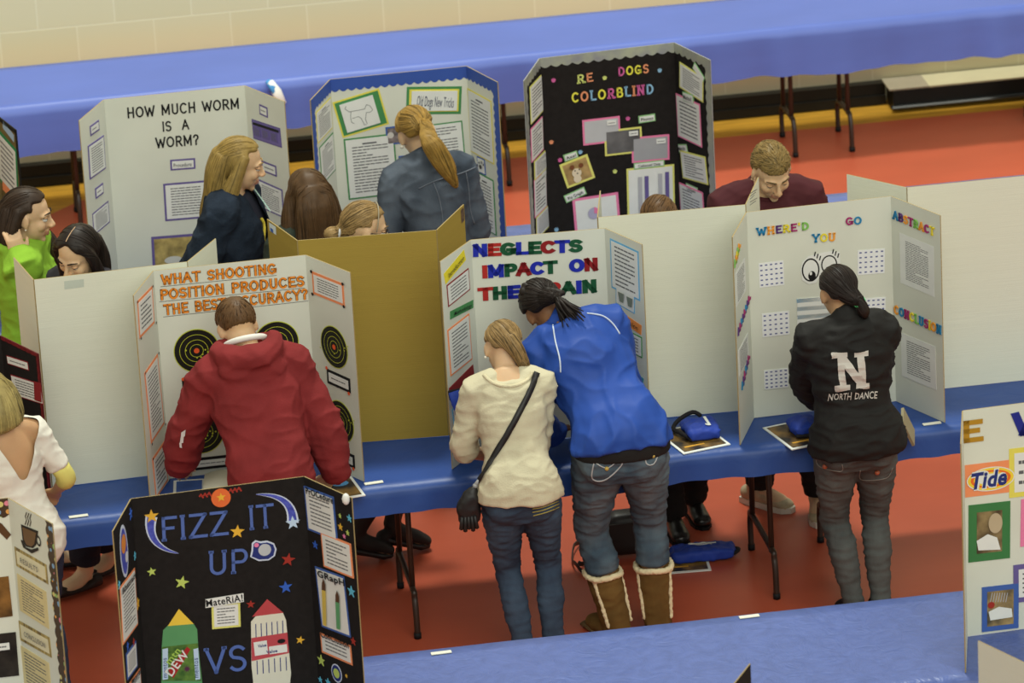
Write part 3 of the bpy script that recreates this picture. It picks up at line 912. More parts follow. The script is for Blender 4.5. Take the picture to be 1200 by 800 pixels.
# eyes board
b = Board('display_board', "white trifold board with cartoon eyes and colourful letters WHERE'D YOU GO", [(.749, -.313), (.863, -.032), (1.476, -.012), (1.616, -.303)], FH, [WHITEB, WHITEB])
WC = [flat('foam_blue', (40, 130, 180)), flat('foam_orange', (238, 160, 60)), flat('foam_purple', (92, 52, 120)), flat('foam_yellow', (232, 214, 60)), flat('foam_magenta', (164, 50, 110)), flat('foam_green', (130, 190, 90))]
kw = dict(t=.21, serif=.15, sp=.24, wide=.9, th=.004)
b.strokes(1, "WHERE'D", (887.6, 276.2), (947, 269), 9.6, WC, cyc=[0, 1, 2, 3, 4, 3, 5], **kw)
b.strokes(1, 'GO', (991.6, 263.8), (1008.6, 262.6), 9.6, WC, cyc=[4, 0], **kw)
b.strokes(1, 'YOU', (952.6, 284), (978, 282.2), 10, WC, cyc=[0, 3, 1], **kw)
b.strokes(2, 'ABSTRACT', (1047.6, 256.4), (1095, 276.6), 10.4, WC, cyc=[0, 2, 1, 4, 5, 1, 4, 3], **kw)
b.strokes(2, 'CONCLUSION', (1049, 367.4), (1103.2, 392.2), 11, WC, cyc=[1, 0, 4, 3, 5, 0, 4, 3, 1, 0], **kw)
CAL = flat('calendar_dot', (96, 104, 150))
for tl, tr, bl in (((889, 308.5), (918, 305), (890, 337)), ((1004.4, 293.5), (1036, 291), (1005.6, 322)), ((892.8, 367.6), (924.6, 364), (893.4, 395)), ((1008.6, 350), (1037, 348), (1009.5, 376)), ((895, 434), (923, 431), (896, 456))):
    s = b.sheet(1, tl, tr, bl, None, 0, 0, name='calendar_sheet', paper=flat('bright_paper', (232, 234, 236)))
    i, cen, wd, hh, ang, o = b.last
    vs, fs = [], []
    for r in range(5):
        for q in range(5):
            x = (q + .5 - 2.5) * wd / 5; y = (r + .5 - 2.5) * hh / 5
            ca, sa = math.cos(ang), math.sin(ang); k = len(vs)
            for dx, dy in ((-.005, -.003), (.005, -.003), (.005, .003), (-.005, .003)):
                vs.append((cen.x + (x + dx) * ca - (y + dy) * sa, cen.y + (x + dx) * sa + (y + dy) * ca))
            fs.append((k, k + 1, k + 2, k + 3))
    b.put(1, vs, fs, [CAL], 'calendar_dots', o + .0003, s)
s = b.sheet(1, (933, 350), (972, 347), (934.8, 398), None, 0, 0, name='blue_table_sheet')
for k in range(5):
    y = 350 + 9.6 * k
    b.shape(1, [(933.5 + k * .35, y), (971.5 + k * .35, y - 3), (971.7 + k * .35, y + 1.5), (933.7 + k * .35, y + 4.6)], LBLUE if k == 0 else flat('pale_blue_row', (182, 206, 222)), 'table_row', .0036, s, 0)
p = b.p[1]
s = b.shape(1, [(938, 316), (940, 307), (947, 300), (962, 296), (974, 294), (984, 295), (985, 318), (962, 323), (956, 331), (948, 333), (940, 328)], PAPER, 'eyes_cutout', .0015)
for c, r, ry in (((949.8, 316), 11.2, 1.36), ((971.5, 309.6), 10.2, 1.2)):
    b.disc(1, c, r, BLACK, 'eye_outline', .0025, s, 0, ry=ry)
    b.disc(1, c, r * .84, PAPER, 'eye_white', .0029, s, 0, ry=ry * 1.03)
    b.disc(1, (c[0] + 1.6, c[1] + 7), r * .42, BLACK, 'pupil', .0033, s, 0, ry=1.4)
    b.disc(1, (c[0] + .2, c[1] + 4), r * .15, PAPER, 'pupil_glint', .0037, s, 0, ry=1.4)
    b.lines(1, [[(c[0] + r * .4 + q * 3, c[1] - r * 1.1 * ry + q * 2.4), (c[0] + r * .4 + q * 3 + 1, c[1] - r * 1.1 * ry - 4 + q * 2.4)] for q in range(3)], .005, BLACK, 'eyelash', .0033, s)
b.sheet(2, (1054.5, 272.5), (1094.4, 289), (1055.4, 331), None, 0, 22, name='typed_page', margin=.16, fill=.8)
b.sheet(2, (1056, 389.5), (1096.5, 406), (1057, 440), None, 0, 16, name='typed_page', margin=.16, fill=.8)
b.sheet(0, (861, 322), (872, 303), (863.5, 358), None, 0, 14, name='typed_page')
b.sheet(0, (864.5, 412), (875.5, 391), (866.5, 440), None, 0, 12, name='typed_page')
for (x0, y0, x1, y1, n) in ((860.6, 311, 866, 288, 5), (864.5, 391, 878, 349, 8), (869, 455, 877, 418, 6)):
    for k in range(n):
        t = (k + .5) / n; x, y = x0 + (x1 - x0) * t, y0 + (y1 - y0) * t
        b.lines(0, [[(x - .8, y + 3.5), (x - .6, y - 3.5)], [(x - .6, y), (x + 1.2, y - 2.5)]], .011, WC[(k * 2 + n) % 6], 'foam_letter', .0015, None, .004)

# soda board
b = Board('display_board', 'black space themed trifold board titled FIZZ IT UP with two paper bottles', [(-1.975, -2.71), (-1.886, -2.425), (-1.252, -2.387), (-1.108, -2.637)], FH, [BLACKB, BLACKB])
FB = flat('dusty_blue_letter', (84, 108, 176))
kw = dict(t=.13, sp=.2, space=.5, th=.002, serif=.1)
b.strokes(1, 'FIZZ', (190, 634.2), (266, 626.4), 29, [FB], **kw)
b.strokes(1, 'IT', (293, 620.8), (320, 617.8), 29, [FB], **kw)
b.strokes(1, 'UP', (245.5, 674.2), (288.8, 670.6), 29, [FB], **kw)
b.strokes(1, 'VS', (243, 790), (287.8, 785), 31, [FB], **kw)
s = b.disc(1, (258.8, 582.8), 10.6, flat('orange_ball', (224, 108, 52), .35, .5), 'orange_disc', .0015, None, .003)
GOLD = flat('gold_star', (228, 178, 62), .4); b.disc(1, (258.8, 582), 5.4, GOLD, 'star', .0048, s, .001, star=5)
RD = flat('red_star', (160, 50, 40)); LIM = flat('lime_star', (188, 206, 104)); BST = flat('blue_star', (54, 98, 196)); TST = flat('aqua_star', (96, 184, 214))
for i0, (a, c) in enumerate((((234, 581), (246, 578)), ((269, 575), (286, 572)))):
    b.lines(1, [[(a[0] + k * 2.4, a[1] - k * .5), (a[0] + k * 2.4 + 1.4, a[1] - k * .5 - 2 * (-1) ** k)] for k in range(6)], .006, RD, 'red_scribble', .0014)
def crescent(st, ctrl, end, wd, head):
    L1, L2 = [], []
    for k in range(15):
        t = k / 14
        x = (1 - t) ** 2 * st[0] + 2 * t * (1 - t) * ctrl[0] + t * t * end[0]; y = (1 - t) ** 2 * st[1] + 2 * t * (1 - t) * ctrl[1] + t * t * end[1]
        dx = 2 * (1 - t) * (ctrl[0] - st[0]) + 2 * t * (end[0] - ctrl[0]); dy = 2 * (1 - t) * (ctrl[1] - st[1]) + 2 * t * (end[1] - ctrl[1])
        l = math.hypot(dx, dy); q = wd * (1 - t) ** .8 + .4
        L1.append((x - dy / l * q, y + dx / l * q)); L2.append((x + dy / l * q, y - dx / l * q))
    def band(m, nm, f, off, par):
        p = b.p[1]; vs = []; fs = []
        for a, c in zip(L1, L2):
            mx, my = (a[0] + c[0]) / 2, (a[1] + c[1]) / 2
            vs += [p.at(mx + (a[0] - mx) * f, my + (a[1] - my) * f), p.at(mx + (c[0] - mx) * f, my + (c[1] - my) * f)]
        for k in range(14): fs.append((2 * k, 2 * k + 1, 2 * k + 3, 2 * k + 2))
        return b.put(1, vs, fs, [m], nm, off, par)
    s = band(flat('sticker_white', (206, 216, 236)), 'shooting_star_sticker', 1, .0015, None)
    band(mat('galaxy_blue', (56, 66, 160), .5, vs=60, rgb2=(90, 100, 200)), 'star_trail', .68, .002, s)
    b.disc(1, st, wd * 1.25, head, 'star', .0026, s, .0005, star=5)
crescent((177.5, 604.5), (170, 640), (209, 648), 6.6, GOLD)
crescent((343, 612), (344, 578), (300, 579), 6.6, flat('ice_star', (190, 214, 240)))
s = b.shape(1, [(293, 652), (294.5, 645), (295, 636), (299, 632.5), (305, 634), (313, 633), (321, 636), (324, 643), (322, 651), (315, 656), (303, 657)], MATS['sticker_white'], 'planet_sticker', .0015)
b.shape(1, [(295, 651.5), (296.5, 645), (297, 637), (300, 634.5), (305, 636), (313, 635), (320, 637.6), (322, 643), (320.4, 650), (314.4, 654.4), (303.6, 655)], NAVY, 'sticker_sky', .0026, s)
b.disc(1, (310, 643.6), 7, flat('planet_grey', (186, 190, 196)), 'planet', .0042, s, 0); b.disc(1, (300.4, 638), 2.6, PINK, 'moon', .0042, s, 0)
for c, r, m_ in (((278, 622.5), 8.2, GOLD), ((337.5, 655.3), 8, RD), ((177.6, 669.4), 5.4, LIM), ((213, 682), 8, LIM), ((334.7, 687.5), 7.6, BST), ((293.7, 707.5), 5, RD), ((351.6, 749.4), 5, GOLD)):
    b.disc(1, c, r, m_, 'star_sticker', .0015, None, .002, star=5, rot=random.uniform(70, 110))
s = b.sheet(1, (247.5, 707.8), (281, 704.7), (248.8, 736.9), LYEL, .008, 6)
b.shape(1, [(240.5, 711.5), (285.5, 704.2), (285, 694), (240.5, 701.2)], PAPER, 'heading_strip', .0056, s); b.text(1, 'MateRiA!', (241.5, 710), (284.5, 703.2), 8, BLACK, .02, .0067, s, 'heading_text')
# left bottle
s = b.shape(1, [(191, 738), (197, 732), (226.5, 730), (231, 737), (232, 756), (237, 800), (239, 830), (186, 834), (189, 800), (189.5, 757)], flat('bottle_green', (92, 152, 100)), 'paper_bottle', .0015, None, .001)
b.shape(1, [(209.5, 713), (226.8, 730.5), (196.5, 733)], flat('cap_yellow', (236, 200, 70)), 'bottle_cap', .0016, s, .001)
b.shape(1, [(190, 757.5), (231.5, 753), (235.8, 797), (189.5, 797)], mat('label_green', (52, 92, 40), .5, vs=40, rgb2=(104, 140, 60)), 'bottle_label', .003, s, .0004)
for q, (x0, x1) in enumerate(((190.2, 196.6), (226.4, 232))):
    x2 = x1 + (2.6 if q else .2); x3 = x0 + (2.6 if q else .2)
    b.shape(1, [(x0, 760), (x1, 758.6), (x2, 795), (x3, 796)], flat('mint_wrapper', (190, 212, 236)), 'candy_wrapper', .0036, s, .0004)
    b.text(1, 'mentos', ((x1 + x2) / 2 - .9, 793), ((x1 + x2) / 2 - 1.6, 770), 5.2, NAVY, .005, .0046, s, 'candy_lettering')
b.shape(1, [(197, 785), (219, 757), (223, 760), (203, 794)], flat('logo_red', (168, 40, 40)), 'logo_slash', .0036, s)
b.text(1, 'mtn', (199, 778), (212, 762), 8, flat('logo_lime', (170, 206, 90)), .015, .005, s, 'logo_lettering'); b.text(1, 'DEW', (201, 792), (222, 766), 10, PAPER, .015, .005, s, 'logo_lettering')
b.disc(1, (219, 783), 5, flat('splash_maroon', (84, 44, 70)), 'label_picture', .0038, s, 0, star=9)
# right bottle
s = b.shape(1, [(294, 728), (300, 721), (331, 716.5), (335, 726), (337.5, 752), (341, 788), (340, 797), (338, 830), (298, 832), (296.5, 797), (294.6, 780)], flat('bottle_cream', (222, 220, 202)), 'paper_bottle', .0015, None, .001)
b.shape(1, [(313, 701.5), (332, 717.5), (295.5, 722)], flat('cap_rose', (186, 72, 76)), 'bottle_cap', .0016, s, .001)
b.shape(1, [(294.3, 747), (336.5, 740.5), (338.5, 764.5), (294.8, 774)], flat('label_rose', (190, 76, 84)), 'bottle_label', .003, s, .0004)
b.lines(1, [[(299.5 + 6.3 * k, 731 - k * .8), (300 + 6.3 * k, 746 - k * .9)] for k in range(6)], .0035, NAVY, 'bottle_stripes', .003, s)
b.lines(1, [[(301 + 6.8 * k, 774 - k * .9), (301.6 + 6.8 * k, 789 - k * .9)] for k in range(6)], .0035, NAVY, 'bottle_stripes', .003, s)
for q in (((297.5, 752), (313, 749.5), (298, 768)), ((315, 757), (336, 754), (315.6, 766))):
    b.sheet(1, *q, None, 0, 0, parent=s, off=.004, name='label_panel')
b.text(1, 'Value', (302, 758), (312, 756.4), 3.4, NAVY, .03, .0046, s, 'label_lettering'); b.text(1, 'Value', (312, 765), (325, 763), 3.4, NAVY, .03, .0046, s, 'label_lettering')
b.disc(1, (329.5, 750.4), 4.4, BLACK, 'label_badge', .0045, s, 0, ry=.6)
# wings
s = b.disc(0, (144.8, 645.5), 17, MATS['sticker_white'], 'space_sticker', .0015, None, .0008, ry=1.75); b.disc(0, (144.8, 645.5), 14, MATS['galaxy_blue'], 'sticker_sky', .0026, s, 0, ry=1.85)
b.disc(0, (144, 637), 10.5, flat('jupiter', (222, 140, 60)), 'planet', .003, s, 0); b.disc(0, (147.5, 652), 6, flat('moon_white', (214, 216, 220)), 'moon', .003, s, 0)
def sh(i, tl, tr, bl, mt, txt, lines):
    s = b.sheet(i, tl, tr, bl, mt, .008, lines, fill=.82)
    if txt: b.text(i, txt, (tl[0] + .06 * (tr[0] - tl[0]) + .14 * (bl[0] - tl[0]), tl[1] + .06 * (tr[1] - tl[1]) + .14 * (bl[1] - tl[1])), (tl[0] + .98 * (tr[0] - tl[0]) + .14 * (bl[0] - tl[0]), tl[1] + .98 * (tr[1] - tl[1]) + .14 * (bl[1] - tl[1])), 7, BLACK, .025, .0075, s, 'heading_text')
    return s
sh(0, (139.4, 689), (156.9, 665.6), (144.4, 754.7), ORG, 'Abstract', 12)
sh(0, (147.5, 765.6), (159, 750), (148.8, 797), BLUEC, '', 6); sh(0, (152, 799), (164, 782), (153, 830), ORG, 'Materials', 5)
for c, r, m_ in (((152.5, 602), 7, BST), ((157.4, 651), 5, TST), ((139, 685), 5, TST), ((161, 707), 7, GOLD), ((149, 757), 5, BST), ((156, 752), 5, RD)):
    b.disc(0, c, r, m_, 'star_sticker', .0015, None, .002, star=5)
sh(2, (358, 569.4), (392.8, 582.8), (360, 619.4), BLUEC, 'PrOCedure', 8)
b.sheet(2, (377.8, 623.4), (412.8, 637.5), (378.8, 662.5), ORG, .007, 7)
s = sh(2, (371.6, 664), (406, 676.6), (374.7, 732.8), BLUEC, 'GRapH', 0)
for x, y, m_ in ((379, 690, flat('graph_yellow', (216, 190, 90))), (395, 704, flat('graph_green', (96, 160, 110)))):
    b.shape(2, [(x, y), (x + 4.4, y + 1.6), (x + 5.4, 733 if m_.name == 'graph_yellow' else 737), (x + 1.4, 731 if m_.name == 'graph_yellow' else 735.5)], m_, 'graph_bar', .0075, s)
    b.shape(2, [(x + 1.8, y - 13), (x + 4.2, y - 6), (x + 4.4, y + 1.6), (x, y), (x + .2, y - 8)], flat('rocket_brown', (92, 64, 46)), 'rocket_picture', .0076, s)
sh(2, (375, 740.6), (411, 756), (377.8, 764), ORG, 'ConClusion', 3)
for c, r, m_, st in (((403.5, 586), 4, flat('white_marshmallow', (226, 226, 222)), 5), ((399.6, 617), 4.4, GOLD, 5), ((410, 607), 4.6, TST, 5), ((399, 604), 3, LIM, 5), ((408, 624), 3.4, LIM, 5), ((404, 628), 3, PINK, 5), ((412.4, 692.6), 7, TST, 5), ((414.6, 751), 5, RD, 5), ((377, 773.4), 7, LIM, 5), ((370, 638), 5, BST, 5), ((376, 796), 4, TST, 5), ((385, 799), 5, TST, 5), ((406.5, 791.5), 2.4, GOLD, 5)):
    b.disc(2, c, r, m_, 'star_sticker', .0015, None, .002, star=st)
s = b.disc(2, (395, 788.4), 9.5, MATS['sticker_white'], 'planet_sticker', .0015, None, .0006, ry=1.15); b.disc(2, (395, 788.4), 8.2, NAVY, 'sticker_sky', .0026, s, 0, ry=1.15); b.disc(2, (395, 788.4), 5.6, LIM, 'planet', .003, s, 0)
m = MB(); pm = b.p[2]
m.ell(pm.P(pm.w - .018, FH - .006, .012), (.014, .014, .022)); m.build('white_foam_clip', MATS['white_marshmallow'], b.root, True)

# detergent board
b = Board('display_board', 'white trifold board at right with an orange detergent logo card and gold letter E', [(1.118, -2.738), (1.2, -2.425), (1.81, -2.39), (1.92, -2.68)], FH, [WHITEB, mat('kraft_back', (150, 122, 74), .8)])
b.strokes(1, 'E', (1129, 520), (1148, 517.6), 28, [flat('gold_foil', (176, 132, 30), .4, .5)], t=.27, serif=0, th=.002)
b.strokes(1, 'W', (1190, 512), (1226, 508), 30, [flat('foil_navy', (36, 46, 136), .4)], t=.26, th=.002)
s = b.sheet(1, (1130, 545), (1191.6, 537.5), (1131.6, 582.6), None, 0, 0, paper=ORG, name='logo_card')
for r, m_, q in ((27.5, PAPER, .52), (26.4, flat('logo_yellow', (238, 206, 60)), .5), (23, flat('logo_orange', (232, 110, 40)), .46), (19.5, MATS['logo_yellow'], .42), (15.5, PAPER, .4)):
    b.disc(1, (1160.6, 560.4), r, m_, 'logo_ring', .0046 + (28 - r) * .00002, s, 0, ry=q, n=40)
for o_, bd, m_ in ((.0056, .09, PAPER), (.0061, .035, NAVY)):
    b.text(1, 'Tide', (1138.5, 572.6), (1180, 565.6), 18, m_, bd, o_, s, 'logo_lettering', .25)
b.sheet(1, (1181, 526), (1232, 520), (1184, 583), YEL, .02, 3, head=False)
PH = mat('craft_photo', (70, 56, 40), .5, var=.3, vs=18, rgb2=(150, 130, 90))
s = b.sheet(1, (1134, 592), (1183, 586.6), (1135.6, 658.7), flat('photo_green', (62, 122, 70)), .032, 0, paper=PH, name='photo')
b.shape(1, [(1144, 633), (1157, 625), (1168, 629), (1172, 643), (1146, 644)], PAPER, 'photo_paper', .0056, s); b.disc(1, (1166, 612), 8, flat('photo_fur', (188, 170, 140)), 'photo_figure', .0068, s, 0, ry=1.5)
b.sheet(1, (1195, 585), (1235, 581), (1197, 640), PINK, .02, 5); b.sheet(1, (1187, 662), (1235, 656), (1188, 706), PURP, .02, 5)
s = b.sheet(1, (1150, 688), (1193, 683), (1151, 740), BLUEC, .02, 0, paper=mat('fan_photo', (70, 66, 56), .5, var=.3, vs=18, rgb2=(176, 150, 100)), name='photo')
b.shape(1, [(1158, 716), (1170, 710), (1185, 712), (1186, 722), (1160, 726)], PAPER, 'photo_paper', .0056, s); b.lines(1, [[(1160 + 3 * k, 704), (1162 + 3 * k, 694)] for k in range(7)], .003, GREY, 'photo_fan', .0068, s); b.disc(1, (1161, 708), 4, RD, 'photo_ball', .007, s, 0)

# coffee board
b = Board('display_board', 'white trifold board with polka dot border and a coffee cup picture, bottom left corner', [(-3.06, -2.6), (-2.935, -2.31), (-2.326, -2.292), (-2.184, -2.582)], FH, [WHITEB, WHITEB])
POL = dots_mat('polka_brown', (66, 46, 24), [(120, 160, 200), (150, 190, 110), (220, 130, 150), (222, 160, 80), (206, 196, 120)])
b.scallop(2, 'right', .05, POL, 'polka_dot_border', step=.05, amp=.012); b.scallop(1, 'top', .075, POL, 'polka_dot_border', off=.0013)
s = b.shape(2, [(25, 614), (45, 622), (43, 638), (39, 642), (31, 640), (27, 632)], flat('coffee_outline', (40, 32, 26)), 'coffee_cup_picture', .0015)
b.shape(2, [(27, 617), (43, 624), (41, 637), (37.6, 640), (32, 638), (29, 632)], flat('coffee_brown', (112, 84, 54)), 'cup_body', .0026, s)
b.ring(2, (45.6, 633.5), .014, .007, MATS['coffee_outline'], 'cup_handle', .0022, s, ry=1.2)
b.shape(2, [(25, 632), (27.5, 633), (31, 641), (38, 643.4), (45, 641), (46, 644.5), (38, 648), (28, 641)], MATS['coffee_outline'], 'saucer', .0027, s)
b.lines(2, [[(30 + 2.6 * k, 614 + k), (31.4 + 2.6 * k, 609 + k), (30 + 2.6 * k, 605 + k), (31.4 + 2.6 * k, 600.5 + k)] for k in range(3)], .005, MATS['coffee_outline'], 'steam', .0016, s)
STR = mat('striped_card', (80, 60, 40), .6, vs=30, rgb2=(200, 180, 110), stretch=(3, 3, .2))
def rl(tl, tr, bl, txt, w2_):
    s = b.sheet(2, tl, tr, bl, STR, .012, 0, paper=flat('cream_card', (218, 212, 180)), name='label_sheet', mname='heading_label')
    b.text(2, txt, (tl[0] + .2 * (tr[0] - tl[0]) + .62 * (bl[0] - tl[0]), tl[1] + .2 * (tr[1] - tl[1]) + .62 * (bl[1] - tl[1])), (tl[0] + w2_ * (tr[0] - tl[0]) + .62 * (bl[0] - tl[0]), tl[1] + w2_ * (tr[1] - tl[1]) + .62 * (bl[1] - tl[1])), 5.5, INK, .005, .0078, s, 'heading_text')
rl((18, 640.4), (55.5, 662), (18.6, 662), 'RESULTS', .75); rl((22.8, 727), (59.4, 747.5), (23.4, 749), 'CONCLUSION', .88)
b.sheet(2, (21, 672), (55, 693.5), (23.4, 714.5), None, 0, 12, paper=TAN, name='typed_page'); b.sheet(2, (25.5, 756.5), (59, 777.5), (27.6, 806), None, 0, 12, paper=TAN, name='typed_page')
b.shape(1, [(-14, 606), (2, 613), (13, 626), (8, 632), (-4, 620), (-14, 622)], BROWN, 'brown_arrow', .0016)
b.sheet(1, (-38, 681), (12, 674.5), (-37, 728), None, 0, 0, paper=mat('teapot_photo', (120, 84, 40), .5, var=.3, vs=14), name='photo'); b.sheet(1, (-36, 746), (20, 740), (-35, 797), None, 0, 0, paper=mat('shop_photo', (40, 36, 30), .5, var=.4, vs=14), name='photo')
b.sheet(1, (-20, 756), (11, 752), (-20, 764), None, 0, 1, off=.006, name='photo_caption')

# dark red bordered board at left, black wing in view
b = Board('display_board', 'black board wing with dark red border and torn white notes at the left edge', [(-2.87, -.28), (-2.77, -.03), (-2.235, -.02), (-2.1, -.273)], .70, [BLACKB, BLACKB], edge=flat('maroon_edge', (88, 26, 28)))
MAR = mat('maroon_glitter', (110, 30, 34), .5, var=.2, vs=60)
b.scallop(2, 'top', .016, MAR, 'red_border', amp=.002); b.scallop(2, 'right', .016, MAR, 'red_border', off=.0014, amp=.002)
b.sheet(2, (8, 416), (33, 424), (9, 426), REDC, .004, 1, name='torn_note', fill=.6); b.sheet(2, (14, 439), (49, 450), (15, 462), REDC, .004, 6, name='torn_note')
b.shape(2, [(41, 446), (49, 448), (50, 471), (42, 468)], REDC, 'red_patch', .006)

# dark board in the back row at the left edge
b = Board('display_board', 'dark framed board with green bordered page at the far left edge of the back row', [(-2.83, 1.98), (-2.72, 2.25), (-2.11, 2.262), (-2.031, 1.992)], FH, [mat('olive_board', (112, 96, 56), .7, var=.15), BLACKB], edge=BLACK)
b.scallop(2, 'right', .014, BLACK, 'black_border', amp=.001); b.scallop(2, 'top', .02, BLACK, 'black_border', amp=.001)
b.sheet(2, (3, 141), (16, 158), (4, 150), None, 0, 0, paper=flat('sky_photo', (160, 186, 216)), name='photo')
b.sheet(2, (-3, 150), (20, 176), (-1, 210), flat('leaf_green_card', (44, 132, 84)), .016, 8)
b.sheet(2, (3, 211), (21, 232), (4, 222), None, 0, 0, paper=ORG, name='orange_strip')

# boards seen from behind, facing the far side of the middle row
def back(poly, label, front, rear, h=FH):
    # order reversed so that the decorated face looks away from the camera
    return Board('display_board', label, poly[::-1], h, [front, rear], cat='display board', group=None)
CORR = mat('corrugated_white', (218, 219, 203), .75, .2, var=.008, vs=2, bump=.12, bs=18, stretch=(.25, .25, 14))
KRAFT = mat('kraft_board', (158, 134, 62), .85, .15, var=.012, vs=3, bump=.12, bs=18, stretch=(.25, .25, 14))
b1 = back([(-2.141, .312), (-2.079, .019), (-1.452, .051), (-1.312, .298)], 'plain white board back with a strip of tape, left of the shooting target board', WHITEB, CORR)
p = b1.p[1]
m = MB()
def onback(bd, i, px, py, off):
    p = bd.p[i]; u, v = p.at(px, py); return p.P(u, v, -.0045 - off)
m.add([onback(b1, 1, *q, .0008) for q in ((75, 329), (98, 326.5), (98.2, 335.5), (75.4, 338.6))], [(0, 1, 2, 3)]); m.build('tape_strip', flat('clear_tape', (190, 198, 186), .3, .5), b1.root)
b2 = back([(-1.072, .476), (-.981, .175), (-.411, .132), (-.257, .416)], 'plain brown cardboard board back, right of the shooting target board', WHITEB, KRAFT)
m = MB(); m.add([onback(b2, 2, *q, .0008) for q in ((316.5, 260), (324.5, 265.5), (325, 275), (317.5, 270))], [(0, 1, 2, 3)]); m.build('price_sticker', flat('sticker_pale', (206, 214, 218)), b2.root)
m = MB(); m.add([onback(b2, 2, *q, .0012) for q in ((318, 266), (321.5, 268.5), (321.8, 273), (318.4, 270.5))], [(0, 1, 2, 3)]); m.build('sticker_print', BLUEC, b2.root)
m = MB(); m.add([onback(b2, 0, *q, .0008) for q in ((538.5, 246), (542.2, 242.5), (542.8, 258), (539.5, 262))], [(0, 1, 2, 3)]); m.build('bar_label', mat('bar_label', (90, 70, 50), .5, var=.4, vs=90), b2.root)
b3 = back([(.328, .415), (.261, .09), (.876, .067), (.995, .391)], 'plain white back of a display board between the brain board and the eyes board', WHITEB, CORR)
m = MB()
for k in range(5):
    y = 226 + 3.4 * k
    a, c = onback(b3, 0, 877.5, y + 1, .0006), onback(b3, 0, 886 - (k % 3) * 1.6, y - 4, .0006)
    m.add([a, c, c + V((0, 0, .003)), a + V((0, 0, .003))], [(0, 1, 2, 3)])
m.build('printed_marks', INK, b3.root)
b4 = back([(1.364, .317), (1.566, .078), (2.18, .076), (2.3, .36)], 'plain white back of a display board at right behind the eyes board', WHITEB, CORR)
back([(-.9, -4.44), (-.78, -4.7), (-.17, -4.7), (-.004, -4.414)], 'black board whose corner pokes up at the bottom edge, near the pale blue cover', BLACKB, BLACKB)
back([(.768, -4.434), (.91, -4.72), (1.52, -4.73), (1.66, -4.45)], 'white board back whose corner pokes up at the bottom right corner', WHITEB, CORR)

# ---------------------------------------------------------------- people
def wy(px, py, y):
    d = pix(px, py); return CL + d * ((y - CL.y) / d.y)
def wz(px, py, z):
    d = pix(px, py); return CL + d * ((z - CL.z) / d.z)
def sstep(t):
    t = max(0., min(1., t)); return t * t * (3 - 2 * t)
TF = [(.79, .09, .08, -.005), (.85, .16, .11, -.012), (.92, .172, .118, -.018), (1.0, .152, .105, -.008), (1.08, .126, .09, 0), (1.16, .132, .098, .004), (1.24, .146, .112, .006), (1.32, .152, .104, -.006), (1.385, .135, .085, -.015), (1.43, .095, .07, -.018), (1.475, .055, .055, -.014)]
TM = [(.79, .09, .08, -.005), (.85, .155, .112, -.01), (.92, .165, .118, -.012), (1.0, .16, .112, -.004), (1.08, .152, .106, 0), (1.16, .16, .112, .002), (1.24, .174, .12, 0), (1.32, .182, .114, -.008), (1.385, .165, .095, -.015), (1.43, .11, .076, -.018), (1.475, .062, .06, -.014)]
TF = fine(TF, 3); TM = fine(TM, 3)
SK = {}
def skin(name, rgb, lip):
    m = mat('skin_' + name, rgb, .5, .35, var=.03, vs=14)
    m.node_tree.nodes['Principled BSDF'].inputs['Subsurface Weight'].default_value = .12
    m.node_tree.nodes['Principled BSDF'].inputs['Subsurface Radius'].default_value = (.01, .004, .002)
    SK[name] = (m, flat('lips_' + name, lip, .4), mat('skin_flush_' + name, tuple(int(a * b) for a, b in zip(rgb, (1.0, .96, .94))), .5, .35, var=.03))
skin('fair', (208, 172, 136), (184, 130, 106)); skin('tan', (192, 150, 110), (160, 100, 84)); skin('brown', (140, 98, 66), (112, 70, 56))
EYEW = flat('eye_white', (214, 210, 204), .25, .5); IRIS = flat('iris_brown', (60, 42, 30), .2, .5)
def hairm(name, a):
    k = lambda f: tuple(min(255, int(x * f)) for x in a)
    return [mat('hair_' + name, a, .5, .25, var=.1, vs=30), mat('hair_' + name + '_light', k(1.15), .48, .25, var=.08, vs=30), mat('hair_' + name + '_deep', k(.72), .5, .2, var=.08, vs=30)]
def folds(amp, sx, sy, sz, seed):
    off = V((seed * 3.7, seed * 1.9, seed * 5.3))
    def f(co):
        a = V((co.x * sx, co.y * sy, co.z * sz)) + off
        rd = (1 - abs(noise.noise(a * 1.25 + off))) ** 4
        r2 = (1 - abs(noise.noise(V((a.x * .9 + a.z * .5, a.y, a.z * 1.1 - a.x * .6)) + off * 2))) ** 5
        return amp * (.8 * noise.noise(a) + .4 * noise.noise(a * 2.1) + .75 * rd + .6 * r2 - .5)
    return f
